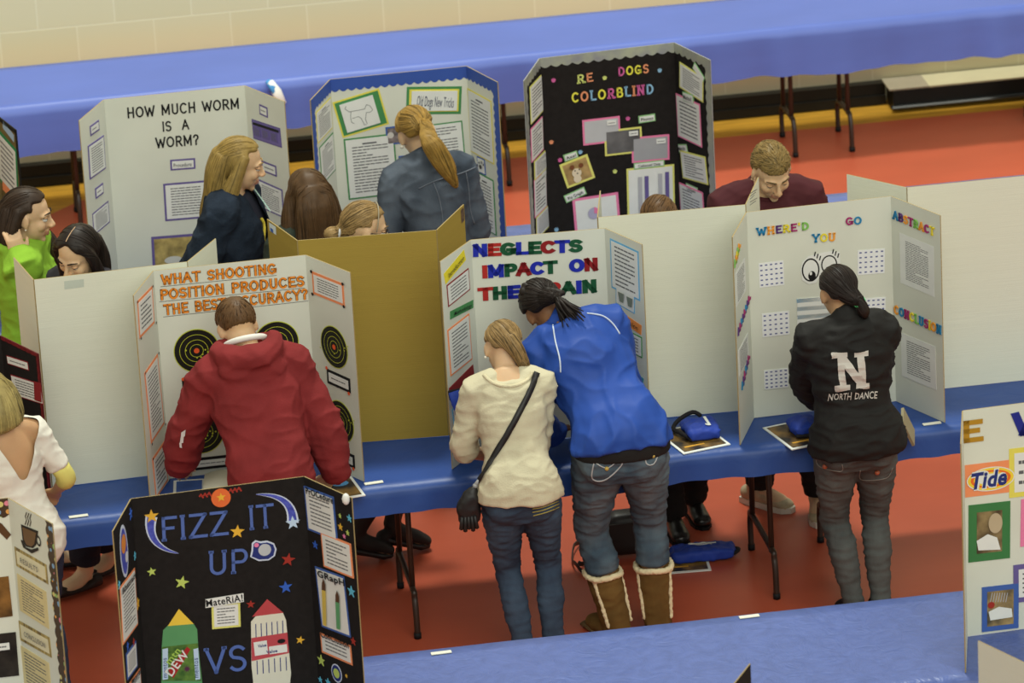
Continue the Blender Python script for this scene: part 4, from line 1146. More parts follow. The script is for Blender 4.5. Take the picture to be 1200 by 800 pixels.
class Person:
    def __init__(s, label, loc, yaw, h, male=False, lean=0, side=0, twist=0, head=(0, 0, 0), wr=None, pole=None, feet=None, fyaw=(8, -8), sk='fair', voxel=.0085, hand=None, build=1., group=None, shrug=0., hoff=(0, 0, 0)):
        s.root = empty('person', (loc[0], loc[1], 0.004), label, 'person', R_(yaw), group)
        s.yaw, s.loc, s.male, s.h = R_(yaw), V((loc[0], loc[1], 0.004)), male, h
        s.k = h / 1.7; s.sk = SK[sk]; s.bd = build
        s.lean, s.side, s.twist = R_(lean), R_(side), R_(twist)
        k = s.k
        s.T = [(z * k, rx * k * build, ry * k * build, yc * k) for z, rx, ry, yc in (TM if male else TF)]
        nb = s.bend(V((0, -.012, 1.475)) * k)
        s.Rh = (Matrix.Rotation(R_(head[1]), 3, 'Z') @ Matrix.Rotation(R_(head[2]), 3, 'Y') @ Matrix.Rotation(-R_(head[0]), 3, 'X'))
        s.Rz = Matrix.Rotation(R_(head[1]), 3, 'Z')
        s.hs = .5 + .5 * k
        s.hc = nb + (s.Rh @ V((0, .03, .10))) * s.hs + V(hoff)
        s.nb = nb
        sw = (.18 if male else .155) * k * (.5 + .5 * build)
        ua, fa = .285 * k, .25 * k
        s.arm = {}
        for q, sg in ((0, -1), (1, 1)):
            S = s.bend(V((sg * sw, -.01, (1.385 + shrug) * k)))
            W = s.w2l(wr[q]) if wr and wr[q] is not None else S + s.Rb(V((sg * .07, .07, -.5))) * k
            P = V(pole[q]) if pole and pole[q] is not None else V((sg * .5, -.9, -.3))
            d = W - S
            if d.length > (ua + fa) * .995: W = S + d.normalized() * (ua + fa) * .995; d = W - S
            L = d.length; a = (ua * ua - fa * fa + L * L) / (2 * L); hh = math.sqrt(max(0, ua * ua - a * a))
            dn = d / L; pp = (P - dn * P.dot(dn)).normalized()
            s.arm[q] = (S, S + dn * a + pp * hh, W)
        s.leg = {}
        th, sh_ = .42 * k, .42 * k
        for q, sg in ((0, -1), (1, 1)):
            Hp = V((sg * .088 * k * (.5 + .5 * build), 0, .88 * k))
            A = s.w2l(V((feet[q][0], feet[q][1], 0))) if feet and feet[q] else V((sg * .1 * k, -.02, 0))
            A = V((A.x, A.y, feet[q][2] if feet and feet[q] and len(feet[q]) > 2 else .085 * k))
            d = A - Hp
            if d.length > (th + sh_) * .998: Hp2 = A - d.normalized() * (th + sh_) * .998; Hp = Hp.lerp(Hp2, 1); d = A - Hp
            L = d.length; a = L / 2; hh = math.sqrt(max(0, th * th - a * a)); dn = d / L
            fy = R_(fyaw[q]); fwd = V((-math.sin(fy), math.cos(fy), 0)); pp = (fwd - dn * fwd.dot(dn)).normalized()
            s.leg[q] = (Hp, Hp + dn * a + pp * hh, A, fwd)
        s.hand = hand or {}
        s.voxel = voxel
        s.body()
    def w2l(s, P): return Matrix.Rotation(-s.yaw, 3, 'Z') @ (V(P) - s.loc)
    def l2w(s, P): return Matrix.Rotation(s.yaw, 3, 'Z') @ V(P) + s.loc
    def Rb(s, v, t=1.):
        return Matrix.Rotation(s.twist * t, 3, 'Z') @ Matrix.Rotation(s.side * t, 3, 'Y') @ Matrix.Rotation(-s.lean * t, 3, 'X') @ v
    def bend(s, p):
        k = s.k; t = sstep((p.z - .86 * k) / (.30 * k))
        piv = V((0, 0, .96 * k))
        return piv + s.Rb(p - piv, t)
    def H(s, p): return s.hc + s.Rh @ (V(p) * s.hs)
    def G(s, p): return s.hc + s.Rz @ (V(p) * s.hs)
    def torso(s, mb, z0, z1, inf=0., flare=0., top=0.):
        k = s.k; T = [r for r in s.T if z0 * k <= r[0] <= z1 * k]
        n = 22; rings = []
        for (z, rx, ry, yc) in T:
            f = inf + flare * max(0, 1 - (z - z0 * k) / (.18 * k)) 
            rings.append((z, rx + f, ry + f, yc))
        pts = [(0, yc, z) for z, rx, ry, yc in rings]
        t = MB(); t.tube(pts, [(rx, ry) for z, rx, ry, yc in rings], n, (1, 0, 0), .25, pw=2.35)
        mb.add([s.bend(p) for p in t.v], t.f)
    def armtube(s, mb, q, t0=0., t1=2., inf=0., cuff=0., bag=0.):
        """t 0..1 upper arm, 1..2 forearm"""
        S, E, W = s.arm[q]; k = s.k * (1.14 if s.male else 1) * s.bd
        prof = [(0, .056), (.15, .054), (.5, .046), (.85, .040), (1, .040), (1.12, .041), (1.4, .039), (1.75, .031), (2, .026)]
        pr = fine(prof, 3)
        pts, rad = [], []
        for t, r in pr:
            if t < t0 - 1e-6 or t > t1 + 1e-6: continue
            # rounded elbow
            p = S.lerp(E, t) if t <= 1 else E.lerp(W, t - 1)
            if abs(t - 1) < .12:
                a = S.lerp(E, .88); b = E.lerp(W, .12); u = (t - .88) / .24
                p = a.lerp(E, u).lerp(E.lerp(b, u), u)
            pts.append(p); rad.append(r * k + inf + bag * math.sin(PI * min(1, max(0, (t - .3) / 1.7))))
        if cuff:
            rad[-1] = rad[-1] + cuff; rad[-2] += cuff * .6
        mb.tube(pts, rad, 14)
        if t0 <= 0:
            sg = -1 if q == 0 else 1
            ns = s.bend(V((sg * .05, -.02, 1.43)) * s.k)
            mb.tube([ns, ns.lerp(S, .5) + V((0, 0, .004)), S, S.lerp(E, .12)], [.05 * k + inf * .7, .056 * k + inf * .8, .058 * k + inf, .055 * k + inf], 14)
    def legtube(s, mb, q, z1=0., inf=0., flare=0., kneef=1.):
        Hp, K, A, fw = s.leg[q]; k = s.k * s.bd
        bk = -fw
        pts = [Hp + V((0, 0, .03 * k)), Hp.lerp(K, .25), Hp.lerp(K, .55), Hp.lerp(K, .85), K, K.lerp(A, .15), K.lerp(A, .35) + bk * .012, K.lerp(A, .6) + bk * .008, K.lerp(A, .85), A]
        rad = [.088, .086, .074, .058, .056, .052, .054, .047, .037, .036]
        d = fine([(*p, r) for p, r in zip(pts, rad)], 3)
        P, R = [], []
        for *p, r in d:
            p = V(p)
            if p.z < z1: continue
            t = max(0, 1 - (p.z - z1) / (.35 * k))
            P.append(p); R.append(r * k + inf + flare * t)
        mb.tube(P, R, 16)
    def hips(s, mb, inf=0., top=1.0, drop=.80):
        s.torso(mb, drop - .01, top, inf)
        for q, sg in ((0, -1), (1, 1)):
            mb.ell(V((sg * .072, -.058, .88)) * s.k, V((.088, .075, .095)) * s.k * s.bd + V((inf, inf, inf)))
    def hand_build(s, mb, q):
        S, E, W = s.arm[q]; k = s.k * (1.1 if s.male else 1)
        sg = -1 if q == 0 else 1
        h = s.hand.get(q, {})
        f = V(h['dir']).normalized() if 'dir' in h else (W - E).normalized()
        pn = V(h.get('palm', (-sg * .6, -.2, -1)))
        pn = (pn - f * pn.dot(f)).normalized()
        sd = f.cross(pn).normalized()          # towards one side of the palm
        if sd.dot(V((-sg, 0, 0)) if 'thumb' not in h else V(h['thumb'])) < 0: sd = -sd   # thumb side
        curl = h.get('curl', .5)
        mb.tube([W - f * .01, W + f * .02 * k, W + f * .05 * k, W + f * .085 * k], [(.026 * k, .02 * k), (.032 * k, .016 * k), (.04 * k, .0145 * k), (.038 * k, .012 * k)], 12, sd)
        for j, (ln, sp_) in enumerate(((.072, .029), (.08, .0098), (.075, -.0098), (.058, -.029))):
            b = W + f * .083 * k + sd * sp_ * k
            d = (f + sd * sp_ * 3.0).normalized()
            pts = [b - d * .02 * k, b]
            ang = 0
            for seg in (.45, .32, .23):
                ang += curl * (.75 if seg == .45 else .9)
                dd = d * math.cos(ang) + pn * math.sin(ang)
                pts.append(pts[-1] + dd * ln * seg * k)
            mb.tube(pts, [.0095 * k, .0092 * k, .0085 * k, .008 * k, .0068 * k], 8)
        b = W + f * .025 * k + sd * .026 * k
        d = (f * .7 + sd * .8 + pn * .3).normalized()
        mb.tube([b - d * .012, b + d * .028 * k, b + (d + f * .5 + pn * .3).normalized() * .058 * k], [.013 * k, .0105 * k, .0085 * k], 8)
    def head_build(s, mb):
        t = MB()
        t.ell((0, -.012, .032), (.0735, .093, .083), nu=24, nv=16)
        t.ell((0, .022, -.03), (.061, .062, .078), nu=20, nv=14)
        t.tube([(0, .03, -.02), (0, .045, -.07), (0, .055, -.098)], [(.058, .045), (.045, .036), (.02, .017)], 16, (1, 0, 0))
        t.ell((0, .066, -.098), (.019, .014, .015))
        for sg in (-1, 1):
            t.ell((sg * .034, .054, -.028), (.026, .026, .026))
            t.tube([(sg * .008, .083, .019), (sg * .03, .079, .024), (sg * .052, .06, .016)], [.009, .0095, .008], 8)
            t.tube([(sg * .018, .079, -.060), (0, .088, -.059)], [.005, .0078], 8)
            t.tube([(sg * .016, .078, -.071), (0, .086, -.072)], [.005, .0085], 8)
            M_ = Matrix.Rotation(sg * -.35, 3, 'Z')
            t.ell((sg * .077, -.008, -.004), (.008, .02, .031), M_)
            t.ell((sg * .077, -.002, -.028), (.007, .011, .011))
            t.ell((sg * .0105, .098, -.034), (.0085, .011, .0078))
        t.tube([(0, .082, .016), (0, .092, -.006), (0, .106, -.026), (0, .109, -.035)], [.009, .0092, .0105, .0105], 10)
        t.tube([(0, .07, -.05), (0, .082, -.052)], [.014, .006], 8)
        mb.add([s.H(p) for p in t.v], t.f)
        fr = s.bend(V((0, -.015, 1.38)) * s.k)
        nr = (.058 if s.male else .05) * s.hs
        mb.tube([fr, fr.lerp(s.H((0, -.02, -.06)), .5), s.H((0, -.016, -.06)), s.H((0, -.01, -.01))], [nr * 1.25, nr, nr, nr], 16)
    def body(s):
        mb = MB()
        s.torso(mb, .79, 1.48)
        s.hips(mb)
        for q in (0, 1):
            s.armtube(mb, q); s.hand_build(mb, q); s.legtube(mb, q)
            Hp, K, A, fw = s.leg[q]
            tip = A + fw * .16 * s.k; tip.z = .03 if A.z > .11 else max(.022, A.z - .062 * s.k)
            heel = A - fw * .035 * s.k; heel.z = max(.03, A.z - .05 * s.k)
            mb.tube([A, A.lerp(tip, .3) - V((0, 0, .015)), A.lerp(tip, .7), tip], [.036 * s.k, .036 * s.k, (.04 * s.k, .026 * s.k), (.032 * s.k, .016 * s.k)], 12, fw.cross(V((0, 0, 1))))
            mb.ell(heel, .031 * s.k)
        s.head_build(mb)
        me = remesh(mb, 'body', s.voxel, 3)
        Ri = s.Rh.transposed()
        def idx(c):
            p = Ri @ (c - s.hc) / s.hs
            if abs(p.x) < .024 and p.y > .066 and -.079 < p.z < -.053: return 1
            if p.y > .05 and -.05 < p.z < -.01 and (abs(p.x) < .016 or .022 < abs(p.x) < .055) and p.z < -.02: return 2
            return 0
        s.body_o = link(me, list(s.sk), 'body', s.root, idx)
        s.bvh = bvh_of(me)
    def eyes(s, lid=.35, browm=None, open_=True):
        for sg in (-1, 1):
            c = V((sg * .031, .0705, .002))
            t = MB(); t.ell((0, 0, 0), .0135, nu=18, nv=14)
            mi = []
            for f in t.f:
                p = sum((t.v[i] for i in f), V((0, 0, 0))) / len(f) / .0135
                if p.z > .55 - lid * 1.5: mi.append(2)
                elif p.z > .34 - lid * 1.5: mi.append(3)
                elif (V((p.x - .05 * sg, p.z + .12, 0))).length < .42 and p.y > 0: mi.append(1)
                elif p.z < -.62: mi.append(2)
                else: mi.append(0)
            t.m = mi
            t.v = [s.H(c + p) for p in t.v]
            t.build('eye', [EYEW, IRIS, s.sk[2], flat('lashes', (44, 32, 28))], s.root, True)
            if browm:
                t = MB(); t.tube([s.H((sg * .013, .0925, .026)), s.H((sg * .03, .0895, .032)), s.H((sg * .05, .071, .026))], [.0028, .0034, .0016], 8)
                t.build('eyebrow', browm, s.root, True)
    # --- hair
    def cap(s, mb, face, r=(.0835, .103, .094), c=(0, -.014, .031), inn=.7, transform=None):
        t = MB(); t.ell((0, 0, 0), (1, 1, 1), nu=40, nv=26)
        out = []
        for d in t.v:
            d = d.normalized(); k = inn if face(d) else 1.
            out.append((transform or s.H)((c[0] + d.x * r[0] * k, c[1] + d.y * r[1] * k, c[2] + d.z * r[2] * k)))
        mb.add(out, t.f)
    def strands(s, me, mats, n, flow, steps=9, ln=.016, rad=.0022, seed=1, name='hair_strands', parent=None, start=None, lift=.001):
        bv = bvh_of(me); rr = random.Random(seed)
        polys = [p for p in me.polygons if (start is None or start(p.center))]
        if not polys: return
        ws = [p.area for p in polys]
        mb = MB()
        for p in rr.choices(polys, ws, k=n):
            co = p.center.copy(); pts = []
            for i in range(steps):
                hit, nn, _, _ = bv.find_nearest(co)
                if hit is None: break
                co = hit + nn * lift
                pts.append(co.copy())
                d = flow(co)
                d = d - nn * d.dot(nn)
                if d.length < 1e-5: break
                co = co + d.normalized() * ln + V((rr.uniform(-1, 1), rr.uniform(-1, 1), rr.uniform(-1, 1))) * ln * .08
            if len(pts) > 2:
                m = len(pts)
                mb.tube(pts, [rad * (.35 + .65 * math.sin(PI * min(1, .2 + .8 * (1 - i / m)))) for i in range(m)], 4, mi=rr.choice((0, 0, 1, 1, 2)))
        return mb.build(name, mats, parent, True)
    def hair(s, mb, mats, n=260, flow=None, voxel=.006, sm=6, steps=10, ln=.016, rad=.0022, name='hair', disp=None, start=None):
        me = remesh(mb, name, voxel, sm, disp=disp)
        o = link(me, [mats[0]], name, s.root)
        if n: s.strands(me, mats, n, flow or (lambda p: V((0, 0, -1))), steps, ln, rad, parent=o, start=start)
        return o
    # --- clothes
    def top(s, m, name='top', hem=.86, neck=1.46, inf=.014, flare=.006, sleeve=2., cuff=.0, bag=.0, amp=.005, fs=(9, 9, 14), voxel=.0085, extra=None, cut=None, sm=3, seed=1, mats=None, idx=None, sinf=None):
        mb = MB()
        s.torso(mb, hem, neck, inf, flare)
        for q in (0, 1):
            if sleeve: s.armtube(mb, q, 0, sleeve if not hasattr(sleeve, '__len__') else sleeve[q], sinf if sinf is not None else inf * .85, cuff, bag)
        if extra: extra(mb)
        me = remesh(mb, name, voxel, sm, cut=cut, disp=folds(amp, *fs, seed) if amp else None)
        o = link(me, mats or [m], name, s.root, idx)
        s.top_me, s.top_bvh = me, bvh_of(me)
        return o
    def pants(s, m, name='jeans', top=1.0, hem=(.05, .05), inf=.010, flare=0., amp=.0035, fs=(12, 12, 26), voxel=.0085, seed=2, hipinf=None):
        mb = MB()
        s.hips(mb, inf if hipinf is None else hipinf, top)
        for q in (0, 1): s.legtube(mb, q, hem[q], inf, flare)
        me = remesh(mb, name, voxel, 3, disp=folds(amp, *fs, seed) if amp else None)
        s.pants_me, s.pants_bvh = me, bvh_of(me)
        return link(me, [m], name, s.root)
    def hit(s, bv, px, py, off=.002):
        """the point of a garment seen at a pixel (person coordinates)"""
        o = s.w2l(CL); d = Matrix.Rotation(-s.yaw, 3, 'Z') @ pix(px, py)
        h, n, _, _ = bv.ray_cast(o, d, 60)
        return (h + n * off, n) if h is not None else (None, None)
    def drape_line(s, bv, pts, r, m, name, parent, off=.001, sub=6, n=6, flatk=1.):
        P = []
        for x, y in fine(pts, sub):
            h, nn = s.hit(bv, x, y, off)
            if h is not None: P.append(h)
        if len(P) < 2: return
        mb = MB(); mb.tube(P, r, n)
        return mb.build(name, m, parent, True)
    def drape_shape(s, bv, polys, m, name, parent, off=.003, sub=1):
        """flat shapes given as pixel polygons (convex), laid on the cloth"""
        mb = MB()
        for pl in polys:
            n = len(pl)
            if n == 4:
                N = max(1, sub); g = []
                for a in range(N + 1):
                    for b_ in range(N + 1):
                        u, v = a / N, b_ / N
                        x = (pl[0][0] * (1 - u) + pl[1][0] * u) * (1 - v) + (pl[3][0] * (1 - u) + pl[2][0] * u) * v
                        y = (pl[0][1] * (1 - u) + pl[1][1] * u) * (1 - v) + (pl[3][1] * (1 - u) + pl[2][1] * u) * v
                        g.append(s.hit(bv, x, y, off)[0])
                if any(q is None for q in g): continue
                mb.add(g, [(a * (N + 1) + b_, (a + 1) * (N + 1) + b_, (a + 1) * (N + 1) + b_ + 1, a * (N + 1) + b_ + 1) for a in range(N) for b_ in range(N)])
            else:
                g = [s.hit(bv, x, y, off)[0] for x, y in pl]
                if any(q is None for q in g): continue
                mb.add(g, [tuple(range(n))])
        return mb.build(name, [m], parent) if mb.v else None
    # --- footwear
    def shoe(s, q, kind, mats):
        Hp, K, A, fw = s.leg[q]; k = s.k
        sd = fw.cross(V((0, 0, 1)))
        g = V((A.x, A.y, 0))
        mb = MB()
        if kind in ('sneaker', 'loafer'):
            L = .165 * k; B = .07 * k; wd = .041 * k if kind == 'sneaker' else .041 * k
            rings = [(-B, .03, .045), (-B * .6, .045, .06), (0, .05, .062), (.3 * L, .046, .055), (.6 * L, .036, .04), (.85 * L, .03, .032), (L, .026, .022)]
            mb.tube([g + fw * y + V((0, 0, .012 + rz * .62)) for y, z, rz in rings], [(wd * (.75 if i == 0 else 1.0 if i < 4 else 1.08 if i < 6 else .8), rz * (.72 if kind == 'sneaker' else .92)) for i, (y, z, rz) in enumerate(rings)], 16, sd)
            if kind == 'sneaker': mb.tube([A + V((0, 0, .02)), A - V((0, 0, .03))], .046 * k, 14)
            me = remesh(mb, kind, .006, 3)
            o = link(me, [mats[0]], kind, s.root)
            sb = MB(); pl = []
            outline = [(-B - .012, .026), (-B * .5, .039), (.2 * L, .038), (.6 * L, .047), (.9 * L, .041), (L + .018, .015)]
            pts = [g + fw * y + sd * x * k for y, x in outline] + [g + fw * y - sd * x * k for y, x in outline[::-1]]
            n = len(pts); th = .026 if kind == 'sneaker' else .014
            sb.add([p + V((0, 0, .001)) for p in pts] + [p + V((0, 0, th)) for p in pts], [tuple(range(n))[::-1], tuple(range(n, 2 * n))] + [(i, (i + 1) % n, n + (i + 1) % n, n + i) for i in range(n)])
            sb.build('sole', mats[1], o)
            if kind == 'sneaker':
                lb = MB()
                for j in range(4):
                    y = .05 + .022 * j
                    z = .012 + .072 - j * .009
                    lb.tube([g + fw * y + sd * .026 + V((0, 0, z - .006)), g + fw * (y + .004) + V((0, 0, z + .003)), g + fw * y - sd * .026 + V((0, 0, z - .006))], .004, 6)
                lb.build('laces', mats[2], o)
            return o
        if kind == 'flat':
            L = .17 * k; B = .065 * k
            rings = [(-B, .03, .028), (-B * .5, .038, .03), (.1 * L, .036, .018), (.5 * L, .04, .018), (.8 * L, .041, .03), (L + .012, .024, .018)]
            mb.tube([g + fw * y + V((0, 0, .006 + rz)) for y, wx, rz in rings], [(wx * k * 1.05, rz) for y, wx, rz in rings], 16, sd)
            o = link(remesh(mb, 'flat_shoe', .005, 2), [mats[0]], 'flat_shoe', s.root)
            bw = MB(); c = g + fw * L * .72 + V((0, 0, .05))
            for t in (-1, 1): bw.ell(c + sd * t * .016, (.02, .012, .008))
            bw.ell(c, .009); bw.build('bow', mats[0], o, True)
            return o
        if kind == 'heel':
            z = A.z
            tip = g + fw * .17 * k
            mb.tube([g - fw * .05 * k + V((0, 0, z - .045)), g - fw * .01 + V((0, 0, z - .058)), g + fw * .07 * k + V((0, 0, .045)), g + fw * .13 * k + V((0, 0, .026)), tip + V((0, 0, .02))], [(.034 * k, .036), (.036 * k, .025), (.036 * k, .02), (.042 * k, .022), (.026 * k, .014)], 14, sd)
            mb.ell(g + fw * .125 * k + V((0, 0, .05)), (.02, .02, .008))
            o = link(remesh(mb, 'high_heel_shoe', .005, 2), [mats[0]], 'high_heel_shoe', s.root)
            hb = MB(); hb.tube([g - fw * .055 * k + V((0, 0, z - .06)), g - fw * .052 * k + V((0, 0, .03)), g - fw * .05 * k + V((0, 0, .002))], [.02, .011, .01], 10, cap=0)
            hb.build('stiletto_heel', mats[0], o, True)
            return o
        if kind == 'boot':
            top = .30 * k
            def leg_at(z):
                t = (A.z - z) / (A.z - K.z) if K.z > A.z else 0
                return A.lerp(K, max(0, t))
            rings = [(leg_at(top), .072), (leg_at(top * .8), .07), (leg_at(top * .55), .064), (leg_at(.11), .06), (g + V((0, 0, .07)), .06), (g + V((0, 0, .03)), .055)]
            mb.tube([p for p, r in rings], [r * k for p, r in rings], 18)
            mb.tube([g - fw * .045 + V((0, 0, .045)), g + fw * .04 + V((0, 0, .05)), g + fw * .12 * k + V((0, 0, .045)), g + fw * .175 * k + V((0, 0, .035))], [(.05, .04), (.054, .046), (.054, .038), (.042, .026)], 16, sd)
            o = link(remesh(mb, 'suede_boot', .007, 3, disp=folds(.004, 8, 8, 18, 4)), [mats[0]], 'suede_boot', s.root)
            c = MB(); ctr = leg_at(top); 
            N = 28; pts = [ctr + (sd * math.cos(2 * PI * i / N) + fw * math.sin(2 * PI * i / N)) * .073 * k + V((0, 0, .004 * math.sin(3 * 2 * PI * i / N))) for i in range(N)]
            c.tube(pts, .013, 10, closed=True)
            for t in (-1, 1):
                seam = [leg_at(top * (1 - .82 * j / 8)) - fw * .03 + sd * t * (.066 - .0015 * j) * k * 1.0 for j in range(9)]
                c.tube(seam, .0085, 8)
            me = remesh(c, 'fleece_cuff', .005, 1, disp=lambda p: .004 * noise.noise(p * 120))
            link(me, [mats[1]], 'fleece_cuff', o)
            sb = MB(); sb.tube([g - fw * .085 * k + V((0, 0, .013)), g + fw * .06 * k + V((0, 0, .013)), g + fw * .21 * k + V((0, 0, .013))], [(.05 * k, .012), (.056 * k, .012), (.042 * k, .012)], 14, sd)
            sb.build('sole', mats[2], o, True)
            return o
def jeans_mat(name, rgb, rgb2):
    return mat(name, rgb, .85, .15, vs=4.5, bump=.15, bs=160, rgb2=rgb2, stretch=(1.3, 1.3, .7), w2=.55)

# face tests for hair (d = unit direction from the middle of the skull)
def face_tied(d): return (d.y > .28 and d.z < .60 - .25 * abs(d.x)) or (d.z < -.12 and d.y > -.40 + .2 * d.z) or d.z < -.60
def face_loose(d): return (d.y > .36 and d.z < .62 - .3 * abs(d.x)) or (d.z < -.25 and d.y > .12)
def face_short(d): return (d.y > .40 and d.z < .50) or (d.z < -.05 and d.y > -.15) or d.z < -.52
def down(p): return V((0, 0, -1))
def parted(P, amt=1.):
    Ri = P.Rh.transposed()
    def f(p):
        q = Ri @ (p - P.hc)
        side = 1 if q.x > 0 else -1
        if q.z > .03 * P.hs: return P.Rh @ V((side * 1.2, -.25, -.35))
        return V((0, 0, -1)) + P.Rh @ V((0, -.08, 0))
    return f
def to_point(T): return lambda p: (T - p)
def locks(P, mb, pts, rad, ref=None, rot=True):
    f = P.H if rot else P.G
    pr = fine([(*p, *(r if hasattr(r, '__len__') else (r, r))) for p, r in zip(pts, rad)], 3)
    mb.tube([f(p[:3]) for p in pr], [(p[3] * P.hs, p[4] * P.hs) for p in pr], 14, (P.Rz @ V((1, 0, 0))) if ref is None else P.Rz @ V(ref))
def ear_ring(P, sg, m, r=.006):
    mb = MB(); mb.ell(P.H((sg * .082, -.004, -.036)), r * P.hs, nu=10, nv=8); mb.build('earring', m, P.root, True)

# ---- girl in the black dance jacket (eyes board)
H_BLACK = hairm('black_brown', (34, 26, 22)); H_DARK = hairm('dark_brown', (50, 36, 26)); H_BROWN = hairm('brown', (92, 66, 40)); H_BLONDE = hairm('blonde', (138, 114, 62))
H_STRAW = hairm('strawberry', (142, 112, 54)); H_LBROWN = hairm('light_brown', (138, 112, 72)); H_SAND = hairm('sandy', (122, 100, 58)); H_ASH = hairm('ash_blonde', (146, 130, 80))
P = Person('person in a black North Dance jacket and grey jeans facing the eyes board', (1.18, -.58), 2, 1.55, lean=8, side=-2, build=1.08, head=(20, 6, -3), sk='tan',
           wr=(V((1.09, -.22, .86)), V((1.25, -.22, .86))), hand={0: dict(dir=(.3, 1, -.1), curl=.4), 1: dict(dir=(-.3, 1, -.1), curl=.4)}, pole=((-1, -.15, -.4), (1, -.15, -.4)), feet=((1.155, -.58), (1.265, -.58)))
blk = mat('black_jersey', (29, 28, 27), .75, .25, var=.1, vs=6, bump=.1, bs=120)
def ex(mb):
    n0, n1 = P.nb, P.H((0, -.02, -.07))
    mb.tube([P.bend(V((0, -.02, 1.40)) * P.k), n0, n0.lerp(n1, .55)], [.085, .072, .066], 18)
jk = P.top(blk, 'jacket', hem=.86, inf=.03, flare=.006, cuff=.004, bag=.018, amp=.012, fs=(7, 7, 15), extra=ex, seed=3)
mb = MB(); P.pants_o = P.pants(jeans_mat('grey_jeans', (66, 70, 70), (100, 104, 102)), 'jeans', hem=(.03, .03), inf=.007, amp=.006, fs=(8, 8, 26), seed=5)
SILV = flat('silver_print', (196, 190, 182), .5)
# big slab N on the back
def bar(a, b, w_, horiz=False):
    if horiz: return [(a[0], a[1] - w_), (b[0], b[1] - w_), (b[0], b[1] + w_), (a[0], a[1] + w_)]
    return [(a[0] - w_, a[1]), (a[0] + w_, a[1]), (b[0] + w_, b[1]), (b[0] - w_, b[1])]
P.drape_shape(P.top_bvh, [bar((984.5, 416), (988, 454), 4), bar((1008, 415), (1011, 452), 4), bar((985, 416), (1011, 452), 5.5), bar((975, 416.5), (993, 415), 3, True), bar((1001, 415.5), (1017, 414), 3, True), bar((979, 455), (996, 453), 3, True), bar((1003, 452.5), (1018, 450.5), 3, True)], SILV, 'letter_print', jk, .007, 12)
vs, fs, (x0, x1, y0, y1) = font_text('NORTH DANCE', .012)
pv = []
for x, y in vs:
    u = (x - x0) / (x1 - x0); h = y / .7
    q = P.hit(P.top_bvh, 971 + 55.5 * u + h * 1.0, 468.6 - 2.0 * u - h * 8.4 + 2.2 * math.sin(PI * u) * 0, .007)[0]
    pv.append(q)
mb = MB()
for f in fs:
    if all(pv[i] is not None for i in f): mb.add([pv[i] for i in f], [tuple(range(len(f)))])
mb.build('chest_lettering', [SILV], jk)
for poly in ([(956, 530), (960, 546), (985, 552), (987, 544)], [(1008, 551), (1010, 562), (1038, 560), (1046, 548)]):
    P.drape_line(P.pants_bvh, poly, .0022, flat('grey_stitch', (128, 126, 120)), 'pocket_stitching', P.pants_o)
for c in ((967, 546), (1028, 553)):
    h, n = P.hit(P.pants_bvh, *c, .002)
    if h: mb = MB(); mb.ell(h, .011, nu=12, nv=8); mb.build('pocket_stud', flat('copper_stud', (170, 90, 60), .3, .5), P.pants_o, True)
mb = MB(); P.cap(mb, face_tied)
bun = (.052, -.118, -.058)
locks(P, mb, [(.01, -.08, .0), (.035, -.105, -.035), (.052, -.118, -.06), (.06, -.112, -.095), (.064, -.10, -.125)], [.045, .034, .025, .026, .01])
hr = P.hair(mb, H_BLACK, 260, to_point(P.H((.035, -.115, -.04))), steps=8)
mb = MB(); N = 14; c = P.H((.045, -.115, -.047)); mb.tube([c + (P.Rh @ V((math.cos(2 * PI * i / N) * .024, math.sin(2 * PI * i / N) * .010, math.sin(2 * PI * i / N) * .022))) for i in range(N)], .006, 8, closed=True); mb.build('hair_tie', flat('green_tie', (80, 200, 120)), hr, True)
P.eyes(.3, H_BLACK[2])
for q in (0, 1): P.shoe(q, 'loafer', [BLACK, BLACK])

# ---- girl leaning over in the blue jacket
P = Person('person with a dark braid leaning over in a royal blue jacket and suede boots', (.195, -.62), 0, 1.72, lean=38, side=-17, twist=6, head=(48, 12, -22), sk='brown',
           wr=(V((-.01, -.22, .83)), V((.17, -.26, .86))), hand={0: dict(dir=(.3, 1, -.1), curl=.25), 1: dict(dir=(-.4, 1, -.1), curl=.3)}, pole=((-.5, -.2, -.7), (.8, -.8, -.2)), feet=((.165, -.49), (.345, -.47)), fyaw=(24, -10), build=1.04, hoff=(-.03, 0, -.02))
bl = mat('blue_nylon', (38, 74, 158), .55, .25, var=.05, vs=3, bump=.05, bs=30)
def ex(mb):
    mb.tube([P.bend(V((0, -.02, 1.40)) * P.k), P.nb, P.nb.lerp(P.H((0, -.02, -.07)), .75)], [.09, .072, .066], 18)
jk = P.top(bl, 'jacket', hem=.90, inf=.034, flare=.004, cuff=.004, bag=.014, amp=.013, fs=(7, 7, 7), extra=ex, seed=8)
jn = P.pants(jeans_mat('faded_jeans', (62, 78, 92), (108, 122, 130)), 'jeans', hem=(.292, .292), inf=.013, flare=.002, amp=.007, fs=(8, 8, 22), seed=9)
mb = MB(); P.torso(mb, .885, .99, .022); link(remesh(mb, 'undershirt', .009, 3), [blk], 'undershirt', P.root)
for q in (0, 1): P.shoe(q, 'boot', [mat('tan_suede', (106, 80, 42), .9, .15, var=.12, vs=9), flat('cream_fleece', (222, 206, 168), .95), flat('boot_sole', (120, 96, 60))])
WP = flat('white_piping', (196, 206, 224))
P.drape_line(P.top_bvh, [(648, 381), (651, 400), (656, 420), (657, 436)], .0035, WP, 'white_piping', jk)
P.drape_line(P.top_bvh, [(688, 367), (706, 370), (718, 379), (726, 391)], .0035, WP, 'white_piping', jk)
ST = flat('tan_stitch', (168, 150, 110)); STW = flat('pale_stitch', (176, 178, 180))
